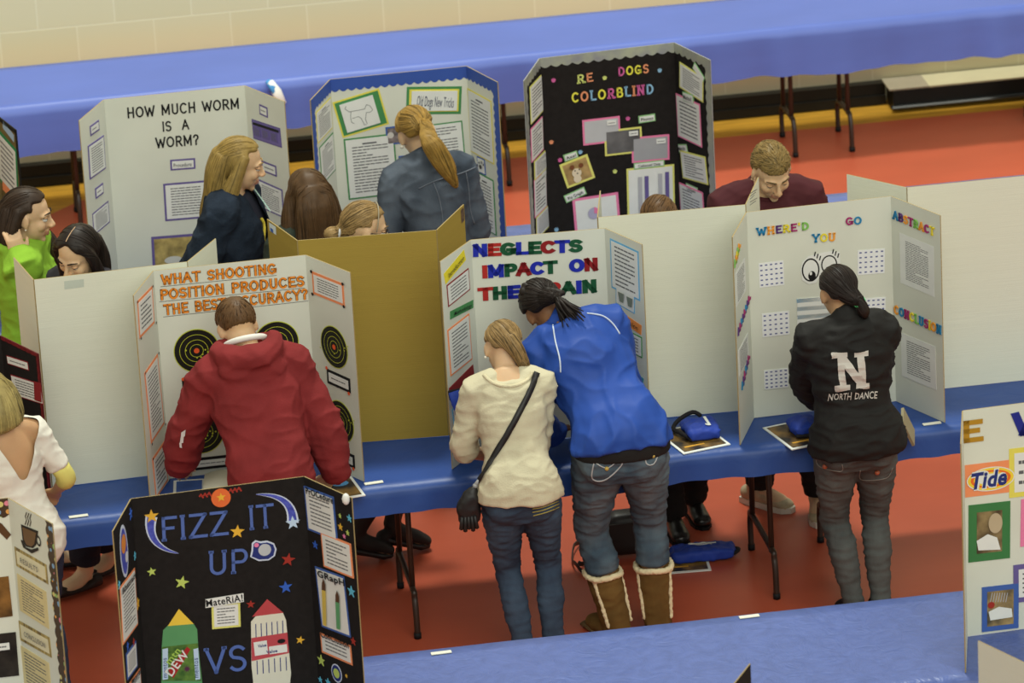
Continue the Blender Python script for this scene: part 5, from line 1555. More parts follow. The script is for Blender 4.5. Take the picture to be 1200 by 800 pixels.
P.drape_line(P.pants_bvh, [(697, 539), (694, 560), (709, 562), (728, 545), (730, 530)], .0032, STW, 'pocket_stitching', jn)
P.drape_line(P.pants_bvh, [(699, 543), (712, 548), (726, 537)], .0028, STW, 'pocket_stitching', jn)
P.drape_line(P.pants_bvh, [(756, 521), (757, 542), (766, 543), (772, 530)], .003, STW, 'pocket_stitching', jn)
for c in ((711, 549), (765, 534)):
    h, n = P.hit(P.pants_bvh, *c, .002)
    if h: mb = MB(); mb.ell(h, .009, nu=12, nv=8); mb.build('pocket_stud', flat('brass_stud', (190, 160, 80), .3, .5), jn, True)
mb = MB(); P.cap(mb, face_tied, r=(.090, .112, .101))
locks(P, mb, [(.0, -.085, .02), (.02, -.12, -.01), (.045, -.138, -.03)], [.04, .03, .02])
hr = P.hair(mb, H_BLACK, 200, to_point(P.H((.03, -.13, -.02))), steps=8, disp=lambda p: .002 * noise.noise(p * 60))
# braid bumps round the crown and the loose tail
mb = MB()
for j in range(9):
    t = j / 8
    a = R_(150 - 120 * t)
    c = V((.09 * math.cos(a) * .6 + .01, -.075 - .05 * t * .8, .095 - .12 * t))
    for sg in (-1, 1): mb.ell(P.H(c + V((sg * .012, -.004, sg * .006))), V((.021, .015, .014)) * P.hs, P.Rh @ Matrix.Rotation(sg * .7, 3, 'Y'), nu=12, nv=8)
me = remesh(mb, 'braid', .005, 2); link(me, [H_BLACK[0]], 'braid', hr)
mb = MB()
b0 = P.H((.04, -.132, -.025)); e0 = wy(672, 374, -.42); e0 = P.w2l(e0)
for j in range(80):
    rr = random.Random(j); a = b0; e = e0 + V((rr.uniform(-.05, .045), rr.uniform(-.045, .03), rr.uniform(-.055, .045)))
    mb.tube([a, a.lerp(e, .4) + V((rr.uniform(-.012, .012), 0, rr.uniform(-.012, .014))), e], [.006, .0075, .002], 6, mi=(0, 2, 0)[j % 3])
mb.build('ponytail', H_BLACK, hr, True)
P.eyes(.3, H_BLACK[2])

# ---- girl in the white sweater
P = Person('person with a light brown side braid in a cream sweater with a black bag strap', (-.235, -.70), -4, 1.50, lean=24, side=-2, head=(40, 4, 3), sk='fair',
           wr=(V((-.32, -.38, .84)), V((-.19, -.38, .84))), hand={0: dict(dir=(.3, 1, .1), curl=.3), 1: dict(dir=(-.3, 1, .1), curl=.3)}, pole=((-.6, -.4, -.8), (.1, -.6, -.8)), feet=((-.245, -.68), (-.125, -.67)))
jn = P.pants(jeans_mat('indigo_jeans', (46, 58, 76), (74, 92, 112)), 'jeans', hem=(.02, .02), inf=.007, flare=.006, amp=.006, fs=(8, 8, 24), seed=12)
knit = mat('cream_knit', (200, 192, 164), .9, .15, var=.03, vs=9, bump=.2, bs=170)
sw = P.top(knit, 'sweater', hem=.875, neck=1.42, inf=.017, flare=.012, sleeve=1.28, cuff=.004, bag=.008, amp=.007, fs=(8, 8, 16), seed=13)
for pl in ([(565, 571), (577, 566), (588, 574)], [(566, 575), (578, 571), (590, 579)], [(566, 580), (578, 577), (590, 582)], [(624, 596), (636, 594), (654, 587)], [(624, 600), (638, 597), (655, 590)], [(625, 604), (640, 600), (655, 594)]):
    P.drape_line(P.pants_bvh, pl, .0022, flat('yellow_stitch', (170, 156, 80)), 'pocket_stitching', jn)
P.drape_line(P.top_bvh, [(567, 439), (575, 447), (588, 452), (603, 452), (618, 445), (624, 436)], .008, mat('lace_collar', (214, 204, 172), .9, .1, bump=.5, bs=200), 'lace_collar', sw, 0., 5)
mb = MB(); P.cap(mb, face_tied, r=(.0825, .102, .094))
locks(P, mb, [(.015, -.085, .01), (.04, -.09, -.035), (.066, -.066, -.08), (.082, -.03, -.125), (.082, .02, -.165)], [.045, .034, .026, .024, .018])
hr = P.hair(mb, H_LBROWN, 300, lambda p, T=P.H((.07, -.06, -.085)): (T - p), steps=9, disp=lambda p: .0018 * noise.noise(p * 70))
ear_ring(P, -1, flat('pearl', (220, 214, 200), .2, .6))
P.eyes(.3, H_LBROWN[2])
for q in (0, 1): P.shoe(q, 'sneaker', [flat('dark_sneaker', (60, 56, 56)), PAPER, PAPER])
GIRL_STRAP = P

# ---- boy in the red hoodie
P = Person('person in a dark red hoodie with white hood lining writing at the shooting target board', (wy(318, 560, -.58).x, -.58), 4, 1.68, male=True, lean=24, side=-4, head=(36, 10, -4), sk='fair',
           wr=(wz(205, 566, .80), wz(402, 578, .79)), pole=((-1, -.45, .1), (1, -.5, .0)), hand={0: dict(dir=(.2, .8, -.25), curl=.45), 1: dict(dir=(-.2, .8, -.25), curl=.45)}, build=.9)
hood = mat('red_fleece', (128, 47, 48), .9, .12, var=.07, vs=7, bump=.12, bs=130)
def ex(mb):
    c = P.bend(V((0, -.055, 1.45)) * P.k)
    # folded hood: a roll round the neck that hangs lower at the back
    N = 26; pts = []; rd = []
    for i in range(N):
        a = 2 * PI * i / N
        q = V((.115 * math.cos(a), .10 * math.sin(a), 0))
        back = max(0, -math.sin(a))
        pts.append(P.bend(V((0, -.03, 1.44)) * P.k + V((q.x, q.y - .015, .05 - .07 * back))))
        rd.append(.036 + .022 * back)
    mb.tube(pts, rd, 12, closed=True)
    mb.ell(P.bend(V((.0, -.115, 1.385)) * P.k), (.135, .055, .075), P_rot)
P_rot = Matrix.Rotation(-R_(20), 3, 'X')
jk = P.top(hood, 'hoodie', hem=.86, inf=.032, flare=-.010, cuff=-.004, bag=.016, amp=.011, fs=(6, 6, 10), extra=ex, seed=21)
mb = MB(); N = 22; pts = [P.bend(V((0, -.012, 1.475)) * P.k + V((.082 * math.cos(2 * PI * i / N), .078 * math.sin(2 * PI * i / N) - .006, .022 - .012 * math.sin(2 * PI * i / N)))) for i in range(N)]
mb.tube(pts, .013, 10, closed=True); mb.build('hood_lining', flat('white_lining', (220, 218, 212), .9), jk, True)
mb = MB(); pts = [P.bend(V((0, -.012, 1.475)) * P.k + V((.066 * math.cos(2 * PI * i / N), .064 * math.sin(2 * PI * i / N) - .004, .034))) for i in range(N)]
mb.tube(pts, .008, 8, closed=True); mb.build('shirt_collar', flat('yellow_collar', (226, 214, 120)), P.root, True)
P.pants(jeans_mat('work_jeans', (46, 56, 78), (80, 92, 112)), 'jeans', inf=.012, seed=22)
P.drape_shape(P.top_bvh, [[(213, 506), (218, 503), (217, 510), (212, 514)], [(212, 512), (216, 509), (215, 518), (211, 519)], [(210.5, 518), (213, 517), (213.5, 524), (211, 523.5)]], flat('white_print', (214, 214, 214)), 'sleeve_print', jk, .004, 1)
mb = MB(); P.cap(mb, face_short, r=(.081, .101, .093), inn=.8)
P.hair(mb, H_BROWN, 420, lambda p: V((0, 0, -1)), steps=4, ln=.009, rad=.002, disp=lambda p: .002 * noise.noise(p * 110))
P.eyes(.3, H_BROWN[2])
for q in (0, 1): P.shoe(q, 'sneaker', [flat('grey_sneaker', (90, 90, 92)), PAPER, PAPER])

# ---- girl with the V back top
P = Person('person with a blonde bob in a white V back top at the left edge', (-2.225, -.64), 16, 1.50, build=.88, lean=10, side=-6, head=(28, -6, -8), sk='tan', wr=(None, wy(66, 575, -.38)), pole=(None, (.5, -.6, -.7)))
VB = []
def vcut(c):
    # deep V at the back
    b = c.y < .04
    z = c.z / P.k
    return b and z > 1.21 and abs(c.x + .004) < .012 + (z - 1.21) * .42 and z < 1.50
tp = P.top(mat('white_cotton', (226, 222, 210), .85, .2, var=.03, vs=6, bump=.08, bs=90), 'white_top', hem=.80, neck=1.45, inf=.016, flare=.012, sleeve=(.9, .8), amp=.007, fs=(8, 8, 14), cut=vcut, seed=31)
mb = MB()
for q in (0, 1): P.armtube(mb, q, .72, 1.25, .007)
link(remesh(mb, 'yellow_sleeve', .007, 2), [flat('pale_yellow_cotton', (222, 214, 120))], 'yellow_sleeve', P.root) if False else None
me = MB(); P.armtube(me, 1, .74, 1.2, .008); me.build('yellow_cuff', flat('pale_yellow_cotton', (222, 214, 120)), P.root, True)
P.pants(jeans_mat('dark_jeans', (38, 44, 62), (60, 70, 92)), 'jeans', top=.92, hipinf=.002, seed=32)
mb = MB(); P.cap(mb, face_loose, r=(.086, .106, .096))
locks(P, mb, [(0, -.075, .05), (0, -.10, -.03), (0, -.105, -.10), (.005, -.10, -.155)], [(.07, .05), (.085, .045), (.085, .038), (.075, .02)])
for sg in (-1, 1): locks(P, mb, [(sg * .07, -.02, .04), (sg * .085, -.03, -.03), (sg * .08, -.035, -.10), (sg * .07, -.04, -.15)], [.03, .034, .03, .012])
P.hair(mb, H_ASH, 420, parted(P), steps=14, ln=.018, rad=.0026)
P.eyes(.2, H_LBROWN[2])
for q in (0, 1): P.shoe(q, 'flat', [BLACK])

# ---- boy in the maroon shirt, facing us
P = Person('person with short sandy hair in a maroon shirt looking down behind the eyes board', (1.075, .72), 182, 1.785, male=True, lean=11, head=(30, 6, 3), sk='fair', voxel=.0062, wr=(V((1.20, .46, .90)), V((1.07, .46, .90))), pole=((-.6, -.3, -.8), (.6, -.3, -.8)), feet=((1.26, .62), (1.02, .78)), fyaw=(-14, 40))
P.top(mat('maroon_cotton', (74, 32, 38), .8, .2, var=.06, vs=6), 'shirt', hem=.84, neck=1.445, inf=.02, amp=.007, fs=(7, 7, 12), sleeve=.8, cuff=.006, seed=41)
mb = MB(); N = 20; mb.tube([P.bend(V((.082 * math.cos(2 * PI * i / N), -.012 + .075 * math.sin(2 * PI * i / N), 1.455 - .02 * math.sin(2 * PI * i / N))) * P.k) for i in range(N)], .009, 8, closed=True); mb.build('collar_band', MATS['maroon_cotton'], P.root, True)
P.pants(mat('black_trousers', (34, 32, 32), .85, .15, var=.08), 'trousers', hem=(.10, .10), inf=.014, flare=.012, amp=.006, seed=42)
for q in (0, 1): P.shoe(q, 'sneaker', [mat('silver_tan_sneaker', (176, 160, 130), .5, .4, var=.1, vs=30), flat('sneaker_sole', (210, 204, 190)), flat('sneaker_lace', (214, 210, 200))])
mb = MB(); P.cap(mb, lambda d: (d.y > .30 and d.z < .27 + .1 * abs(d.x)) or (d.z < .10 and d.y > -.15) or d.z < -.45, r=(.082, .104, .099), inn=.82)
rt = P.Rh @ V((0, .25, 1))
P.hair(mb, H_SAND, 700, lambda p: P.Rh @ V((0, .6, .5)), steps=4, ln=.008, rad=.0022, disp=lambda p: .003 * noise.noise(p * 120))
P.eyes(.36, H_SAND[2])

# ---- person of whom only the crown shows behind the white board back
P = Person('person with short brown hair bent behind the plain white board back, black trousers', (.60, .69), 176, 1.61, male=True, build=.86, lean=12, head=(40, 0, 0), sk='tan', feet=((.72, .72), (.60, .56)), fyaw=(10, 8))
P.top(mat('dark_grey_shirt', (54, 54, 60), .8, .2), 'shirt', seed=51)
P.pants(MATS['black_trousers'], 'trousers', hem=(.085, .085), inf=.016, flare=.02, amp=.006, seed=52)
for q in (0, 1): P.shoe(q, 'loafer', [flat('black_leather', (30, 27, 26), .3, .5), BLACK])
mb = MB(); P.cap(mb, face_short, r=(.083, .103, .096)); P.hair(mb, H_BROWN, 300, lambda p: P.Rh @ V((.5, .8, 0)), steps=6, ln=.011)
P.eyes(.3, H_BROWN[2])

# ---- girl with hair tie and glasses
P = Person('person with a light brown bun, glasses and black high heels behind the cardboard back', (-.715, .65), -84, 1.63, lean=3, head=(14, 0, 0), sk='fair', feet=((-.62, .66, .13), (-.79, .60, .13)), fyaw=(0, 0), wr=(V((-.42, .72, .95)), V((-.42, .5, .95))))
P.top(mat('grey_cardigan', (96, 92, 96), .9, .15), 'cardigan', seed=61)
TI = flat('black_tights', (38, 32, 30), .6)
mb = MB()
P.hips(mb, .004)
for q in (0, 1):
    P.legtube(mb, q, .12, .003)
    A, fw = P.leg[q][2], P.leg[q][3]; tp = A + fw * .172 * P.k; tp.z = .036
    mb.tube([A, A.lerp(tp, .3) - V((0, 0, .012)), A.lerp(tp, .7), tp], [.04, .04, (.043, .03), (.034, .02)], 12, fw.cross(V((0, 0, 1))))
    mb.ell(V((A.x, A.y, A.z - .045)) - fw * .035, .036)
link(remesh(mb, 'tights', .0085, 3), [TI], 'tights', P.root)
mb = MB(); P.hips(mb, .014, 1.02, .84); mb.tube([V((0, -.01, .95)) * P.k, V((0, 0, .75)) * P.k, V((0, .01, .52)) * P.k], [(.17, .13), (.19, .15), (.17, .14)], 20, (1, 0, 0)); link(remesh(mb, 'skirt', .01, 3), [flat('black_skirt_cloth', (36, 34, 36), .9)], 'skirt', P.root)
for q in (0, 1): P.shoe(q, 'heel', [flat('black_patent', (26, 24, 24), .3, .5)])
mb = MB(); P.cap(mb, face_tied, r=(.083, .103, .094))
locks(P, mb, [(0, -.085, -.005), (0, -.115, -.025)], [.035, .022])
mb.ell(P.H((0, -.143, -.038)), V((.034, .036, .03)) * P.hs)
hr = P.hair(mb, H_LBROWN, 320, to_point(P.H((0, -.118, -.026))), steps=9, disp=lambda p: .002 * noise.noise(p * 70))
mb = MB(); N = 14; mb.tube([P.H((.024 * math.cos(2 * PI * i / N), -.116, -.026 + .024 * math.sin(2 * PI * i / N))) for i in range(N)], .006, 8, closed=True); mb.build('hair_tie', flat('silver_tie', (206, 206, 210), .3), hr, True)
mb = MB()
for sg in (-1, 1):
    N = 16; mb.tube([P.H((sg * .031 + .022 * math.cos(2 * PI * i / N), .094, .0 + .016 * math.sin(2 * PI * i / N))) for i in range(N)], .0022, 6, closed=True)
    mb.tube([P.H((sg * .053, .092, .004)), P.H((sg * .078, .05, .006)), P.H((sg * .08, -.01, .004))], .002, 6)
mb.tube([P.H((-.009, .096, .004)), P.H((.009, .096, .004))], .002, 6)
mb.build('glasses', flat('dark_frame', (40, 34, 32), .3), P.root, True)
mb = MB(); mb.tube([P.H((.081 * math.cos(R_(a)), .03, .03 + .0915 * math.sin(R_(a)))) for a in range(-10, 191, 10)], .003, 6); mb.build('beaded_headband', flat('headband', (150, 140, 120), .3), hr, True)
P.eyes(.25, H_LBROWN[2])

# ---- long brown hair seen from behind
P = Person('person with long wavy brown hair seen from behind, beside the worm board', (-.83, 1.12), 8, 1.625, head=(6, 4, 0), sk='fair')
P.top(mat('dark_green_top', (52, 60, 52), .85, .2), 'top', seed=71); P.pants(MATS['dark_jeans'], 'jeans', seed=72)
for q in (0, 1): P.shoe(q, 'flat', [BLACK])
mb = MB(); P.cap(mb, face_loose, r=(.09, .108, .098))
locks(P, mb, [(0, -.07, .06), (0, -.105, -.02), (0, -.115, -.12), (0, -.125, -.24), (0, -.12, -.34)], [(.075, .05), (.092, .05), (.105, .045), (.11, .04), (.09, .02)], rot=False)
for sg in (-1, 1): locks(P, mb, [(sg * .07, -.02, .04), (sg * .092, -.03, -.04), (sg * .105, -.05, -.14), (sg * .11, -.07, -.26)], [.032, .036, .036, .014], rot=False)
P.hair(mb, hairm('chestnut', (78, 56, 34)), 520, parted(P), steps=22, ln=.02, rad=.003, disp=lambda p: .006 * noise.noise(V((p.x * 26, p.y * 26, p.z * 11))))
P.eyes(.2, H_BROWN[2])

# ---- blonde girl in the navy jacket
P = Person('person with long straight blonde hair in a fuzzy navy jacket standing by the worm board', (-1.15, 1.45), -112, 1.71, lean=2, head=(14, 22, 0), sk='fair', voxel=.0062, wr=(V((-.93, 1.60, .92)), V((-1.13, 1.29, 1.0))), pole=((-.4, -1, -.3), (.4, -1, -.3)))
nv = mat('navy_fleece', (36, 44, 56), .95, .1, var=.15, vs=14, bump=.3, bs=90)
def ex(mb): mb.tube([P.bend(V((0, -.02, 1.39)) * P.k), P.bend(V((0, -.015, 1.46)) * P.k), P.nb.lerp(P.H((0, -.02, -.07)), .5)], [.095, .08, .072], 18)
def fcut(c): return c.y > .02 and abs(c.x + .0) < .03 + max(0, (c.z / P.k - 1.2)) * .12 and 1.0 < c.z / P.k < 1.53
jk = P.top(nv, 'jacket', hem=.82, inf=.034, flare=.01, bag=.016, amp=.010, fs=(6, 6, 9), extra=ex, cut=fcut, seed=81)
mb = MB(); P.torso(mb, .85, 1.44, .018); sh = link(remesh(mb, 'shirt', .009, 3), [flat('navy_tee', (40, 42, 56), .85)], 'shirt', P.root); 
bvs = bvh_of(sh.data)
YS = flat('yellow_print', (216, 196, 70))
mb = MB()
def onshirt(x, z, off=.004):
    z *= P.k; o = P.bend(V((0, 0, z)))
    h = bvs.ray_cast(o + V((x, .5, 0)), V((0, -1, 0)), 1)
    return h[0] + h[1] * off if h[0] is not None else None
pts = [onshirt(.02 * math.sin(i * 1.1), 1.08 + .022 * i) for i in range(12)]
mb.tube([p for p in pts if p], .007, 8); mb.build('yellow_print', YS, sh, True)
mb = MB(); g = []
for i in range(6):
    for j in range(3): g.append(P.bend(V((-.055 + .02 * j - .006 * i, .078 + .008 * j - .0 * i + .012 * i, 1.455 - .022 * i)) * P.k))
mb.add(g, [(i * 3 + j, i * 3 + j + 1, i * 3 + j + 4, i * 3 + j + 3) for i in range(5) for j in range(2)]); mb.build('collar_lining', flat('mint_lining', (176, 214, 204)), jk, True)
P.pants(MATS['dark_jeans'], 'jeans', seed=82)
for q in (0, 1): P.shoe(q, 'flat', [BLACK])
mb = MB(); P.cap(mb, lambda d: (d.y > .30 and d.z < .66 - .2 * abs(d.x)) or (d.y > -.05 and d.z < .05 and abs(d.x) > .3) or (d.z < -.2 and d.y > -.1), r=(.085, .106, .096))
locks(P, mb, [(0, -.07, .06), (0, -.105, -.02), (0, -.12, -.12), (0, -.15, -.22), (0, -.172, -.33)], [(.07, .05), (.085, .05), (.088, .05), (.08, .045), (.055, .02)], rot=False)
for sg in (-1, 1): locks(P, mb, [(sg * .068, .015, .055), (sg * .083, -.02, -.01), (sg * .088, -.055, -.08), (sg * .088, -.085, -.17), (sg * .07, -.12, -.28)], [.026, .028, .036, .034, .014], rot=False)
P.hair(mb, H_BLONDE, 620, lambda p: (P.Rh @ V((0, -.9, -.4))) if (P.Rh.transposed() @ (p - P.hc)).z > .06 else V((0, 0, -1)) + P.Rz @ V((0, -.35, 0)), steps=20, ln=.02, rad=.0026)
P.eyes(.32, H_SAND[1])

# ---- woman in the denim jacket
P = Person('person with a long blonde ponytail in a denim jacket reading the paw print board', (-.225, 1.47), -3, 1.74, lean=13, side=-5, head=(30, 12, -10), sk='fair', wr=(V((-.36, 1.72, 1.0)), V((-.12, 1.74, .98))), pole=((-.5, -.7, -.7), (.5, -.7, -.7)), build=.9)
dn = jeans_mat('dark_denim', (58, 66, 78), (98, 106, 118))
def ex(mb): mb.tube([P.bend(V((0, -.02, 1.39)) * P.k), P.bend(V((0, -.015, 1.46)) * P.k), P.nb.lerp(P.H((0, -.02, -.07)), .35)], [.088, .074, .068], 18)
jk = P.top(dn, 'denim_jacket', hem=.88, inf=.022, bag=.008, amp=.007, fs=(9, 9, 12), extra=ex, seed=91)
P.pants(mat('black_slacks', (34, 34, 38), .85, .15), 'trousers', seed=92)
for q in (0, 1): P.shoe(q, 'flat', [BLACK])
SD = flat('denim_seam', (98, 104, 116))
P.drape_line(P.top_bvh, [(491, 221), (505, 214), (520, 209), (540, 203), (557, 196)], .0032, SD, 'seam', jk)
P.drape_line(P.top_bvh, [(508, 214), (514, 230), (518, 250), (519, 262)], .0028, SD, 'seam', jk)
P.drape_line(P.top_bvh, [(546, 202), (549, 220), (551, 245), (556, 262)], .0028, SD, 'seam', jk)
mb = MB(); P.cap(mb, face_tied, r=(.084, .104, .095))
pb = (.03, -.118, .018)
b0 = P.H(pb); 
pts = [b0, P.w2l(wy(503, 163, 1.40)), P.w2l(wy(513, 180, 1.39)), P.w2l(wy(524, 198, 1.39)), P.w2l(wy(535, 219, 1.40))]
mb2 = MB()
d = fine([(*p, r) for p, r in zip(pts, (.024, .042, .047, .04, .012))], 4)
mb.tube([V(q[:3]) for q in d], [(q[3], q[3] * .6) for q in d], 14, (1, 0, 0))
PTS = pts
def fl(p):
    if (p - b0).length < .13 and (P.Rh.transposed() @ (p - P.hc)).y > -.11: return b0 - p
    return PTS[-1] - p if p.z > PTS[-1].z + .03 else V((.3, 0, -1))
P.hair(mb, H_STRAW, 560, fl, steps=11, ln=.018, rad=.0026)
ear_ring(P, -1, flat('pearl', (220, 214, 200), .2, .6), .009)
P.eyes(.25, H_STRAW[2])

# ---- dark haired girl looking down behind the white back
P = Person('person with dark centre-parted hair looking down behind the plain white board back at left', (-1.83, .64), 134, 1.69, lean=2, head=(24, 8, -6), sk='fair', voxel=.0062, feet=((-1.95, .63), (-1.82, .80)), fyaw=(-17, -10))
P.top(mat('charcoal_top', (52, 50, 56), .85, .2), 'top', seed=101)
P.pants(mat('ink_jeans', (34, 36, 46), .85, .15, var=.08), 'jeans', hem=(.13, .13), inf=.012, flare=.02, seed=102)
for q in (0, 1): P.shoe(q, 'flat', [mat('black_flat', (40, 32, 28), .5)])
mb = MB(); P.cap(mb, lambda d: (d.y > .28 and d.z < .74 - .6 * abs(d.x)) or (d.z < -.1 and d.y > .05), r=(.087, .106, .097))
locks(P, mb, [(0, -.07, .05), (0, -.10, -.03), (0, -.10, -.12), (0, -.10, -.22)], [(.075, .05), (.088, .045), (.088, .04), (.07, .02)], rot=False)
for sg in (-1, 1): locks(P, mb, [(sg * .05, .03, .085), (sg * .082, .015, .03), (sg * .088, .005, -.05), (sg * .086, .01, -.14), (sg * .08, .02, -.22)], [.02, .024, .026, .026, .012])
P.hair(mb, H_BLACK, 420, parted(P), steps=14, ln=.018, rad=.0024)
P.eyes(.34, H_BLACK[2])
mb = MB(); mb.tube([P.H((.0, .045, .116)), P.H((0, .02, .1235)), P.H((0, -.012, .1275)), P.H((0, -.035, .1262))], .0016, 6); mb.build('hair_parting', SK['fair'][0], P.root)

# ---- girl in the lime hoodie
P = Person('person with long dark hair in a lime green hoodie, hand held to the neck', (-2.075, 1.02), -94, 1.715, lean=0, head=(8, -4, 0), sk='fair', voxel=.0062,
           wr=(None, wy(24, 302, .90)), pole=(None, (.35, .2, -1)), hand={1: dict(dir=(-.1, -.25, 1), palm=(-1, -.2, .1), curl=.55, thumb=(0, 1, .3))})
lime = mat('lime_fleece', (136, 180, 58), .9, .12, var=.06, vs=7, bump=.12, bs=120)
def ex(mb):
    N = 24; mb.tube([P.bend(V((.10 * math.cos(2 * PI * i / N), -.03 + .088 * math.sin(2 * PI * i / N), 1.43 - .05 * math.sin(2 * PI * i / N))) * P.k) for i in range(N)], .03, 10, closed=True)
jk = P.top(lime, 'hoodie', hem=.86, inf=.03, bag=.02, amp=.009, fs=(7, 7, 11), extra=ex, seed=111)
mb = MB(); P.torso(mb, 1.25, 1.455, .006); link(remesh(mb, 'undershirt', .008, 2), [flat('grey_tee', (120, 122, 128), .9)], 'undershirt', P.root)
P.pants(MATS['dark_jeans'], 'jeans', seed=112)
for q in (0, 1): P.shoe(q, 'flat', [BLACK])
mb = MB(); P.cap(mb, lambda d: (d.y > .32 and d.z < .66 - .2 * abs(d.x)) or (d.y > .0 and d.z < .1 and abs(d.x) > .3) or (d.z < -.2 and d.y > -.1), r=(.087, .108, .097))
locks(P, mb, [(0, -.07, .05), (0, -.105, -.03), (0, -.115, -.13), (0, -.13, -.26), (0, -.12, -.38)], [(.075, .05), (.09, .05), (.092, .045), (.085, .04), (.06, .02)], rot=False)
locks(P, mb, [(-.07, .02, .04), (-.09, .0, -.06), (-.10, .06, -.15), (-.09, .10, -.24), (-.08, .11, -.34)], [.03, .036, .04, .036, .014], rot=False)
locks(P, mb, [(.066, -.03, .05), (.08, -.06, -.02), (.08, -.085, -.10), (.075, -.09, -.18)], [.028, .03, .03, .014], rot=False)
P.hair(mb, H_DARK, 520, lambda p: (P.Rh @ V((0, -.8, -.5))) if (P.Rh.transposed() @ (p - P.hc)).z > .06 else V((0, 0, -1)) + P.Rz @ V((0, -.15, 0)), steps=20, ln=.02, rad=.0026)
P.eyes(.12, H_DARK[2])
ear_ring(P, 1, flat('pearl', (220, 214, 200), .2, .6), .004)

# ---------------------------------------------------------------- small things
def paper_thing(name, label, cat, c, wd, hh, rz, mats, z0, group=None):
    t = empty(name, (c[0], c[1], z0), label, cat, rz, group)
    m = MB(); m.box((0, 0, .002), (wd, hh, .004)); m.build('white_border', PAPER, t)
    m = MB(); m.box((0, 0, .0045), (wd - .024, hh - .03, .001)); m.build('cover_picture', mats, t)
    return t
FLY = mat('flyer_print', (40, 36, 34), .4, .4, vs=9, rgb2=(196, 150, 70), w2=.62)
for c, lab_, z0 in (((394, 574), 'white bordered dark flyer on the table by the red hoodie', .741), ((812, 514), 'white bordered dark flyer under the blue bag, on the middle table between the boards', .741), ((938, 509), 'white bordered dark flyer under blue cloth at the left arm of the black jacket girl', .741), ((800, 656), 'white bordered flyer on the red floor under the blue pouch', .006)):
    p = wz(*c, z0)
    t = paper_thing('flyer', lab_, 'flyer', (p.x, p.y), .19 if c[0] == 394 else .215, .22 if c[0] == 394 else .28, R_(14 if z0 > .1 else -4) if c[0] != 394 else R_(8), FLY, z0, 'dark flyers handed out')
    m = MB(); m.ell((.03, .05, .0055), (.035, .03, .001)); m.build('blue_emblem', flat('emblem_blue', (90, 150, 200)), t)
    m = MB(); m.box((-.03, -.08, .0055), (.09, .012, .001)); m.build('title_strip', flat('flyer_gold', (214, 160, 60)), t)
BAG = mat('blue_pouch_cloth', (34, 62, 158), .6, .3, var=.08, vs=5)
def pouch(c, z0, wd, hh, rz, label, ink, strap):
    p = wz(*c, z0)
    t = empty('drawstring_pouch', (p.x, p.y, z0), label, 'pouch', rz, 'blue pouches')
    m = MB()
    m.tube([(-wd / 2, 0, .022), (-wd * .46, 0, .026), (0, -.004, .03), (wd * .46, .003, .026), (wd / 2, 0, .02)], [(hh * .44, .014), (hh * .5, .024), (hh * .49, .027), (hh * .5, .022), (hh * .44, .014)], 24, (0, 1, 0), pw=5)
    me = remesh(m, 'bag_body', .007, 2, disp=folds(.007, 14, 14, 14, c[0] * .01)); o = link(me, [BAG], 'bag_body', t)
    bv = bvh_of(me)
    def dr(x, y):
        h = bv.ray_cast(V((x, y, .3)), V((0, 0, -1)))[0]; return (h + V((0, 0, .005))) if h is not None else V((x, y, .06))
    m = MB()
    for (x0, y0, x1, y1) in ink:
        N = 9; g = [dr(x0 + (x1 - x0) * i / N, y0 + (y1 - y0) * j) for i in range(N + 1) for j in (0, 1)]
        m.add(g, [(2 * i, 2 * i + 2, 2 * i + 3, 2 * i + 1) for i in range(N)])
    if m.v: m.build('white_print', PAPER, o)
    m = MB(); m.tube([V(q) for q in fine(strap, 4)], (.009), 8); m.build('black_strap', flat('black_webbing', (30, 28, 32), .8), t, True)
    return t
pouch((822, 509), .747, .135, .17, R_(4), 'blue drawstring pouch with white print lying on the flyer between the boards', [(.02, -.04, .032, .045), (.008, -.045, .032, -.035)], [(-.06, -.08, .015), (-.09, 0, .02), (-.10, .08, .012), (-.06, .125, .03), (.0, .135, .05), (.03, .12, .035)])
pouch((943, 505), .747, .12, .15, R_(8), 'blue folded pouch on the flyer beside the left arm of the black jacket girl', [], [(.05, -.07, .015), (.0, -.08, .012), (-.06, -.07, .012)])
pouch((824, 653), .012, .27, .12, R_(-3), 'blue pouch with a white stripe lying on the red floor', [(-.06, .012, .06, .024), (-.03, .0, .04, .008)], [(.13, -.03, .02), (.155, .0, .025), (.13, .03, .02)])
# pouch hanging on the brain board's left wing
p = Vp = wy(536, 470, -.27)
t = empty('hanging_pouch', p, 'blue pouch with black edge hanging from the left wing of the brain board', 'pouch')
pn = None
m = MB(); m.tube([(.01, -.008, .05), (.012, -.012, .0), (.02, -.014, -.06), (.03, -.014, -.10)], [(.05, .008), (.042, .012), (.026, .012), (.012, .008)], 14, (.95, .3, 0), pw=3)
o = m.build('bag_body', BAG, t, True)
m = MB(); m.tube([(-.035, -.02, .055), (.0, -.008, .053), (.055, .004, .06)], .005, 8); m.tube([(-.035, -.02, .055), (-.03, -.018, .02), (-.005, -.02, -.03), (.03, -.016, -.10)], .005, 8)
m.build('black_edging', MATS['black_webbing'], t, True)
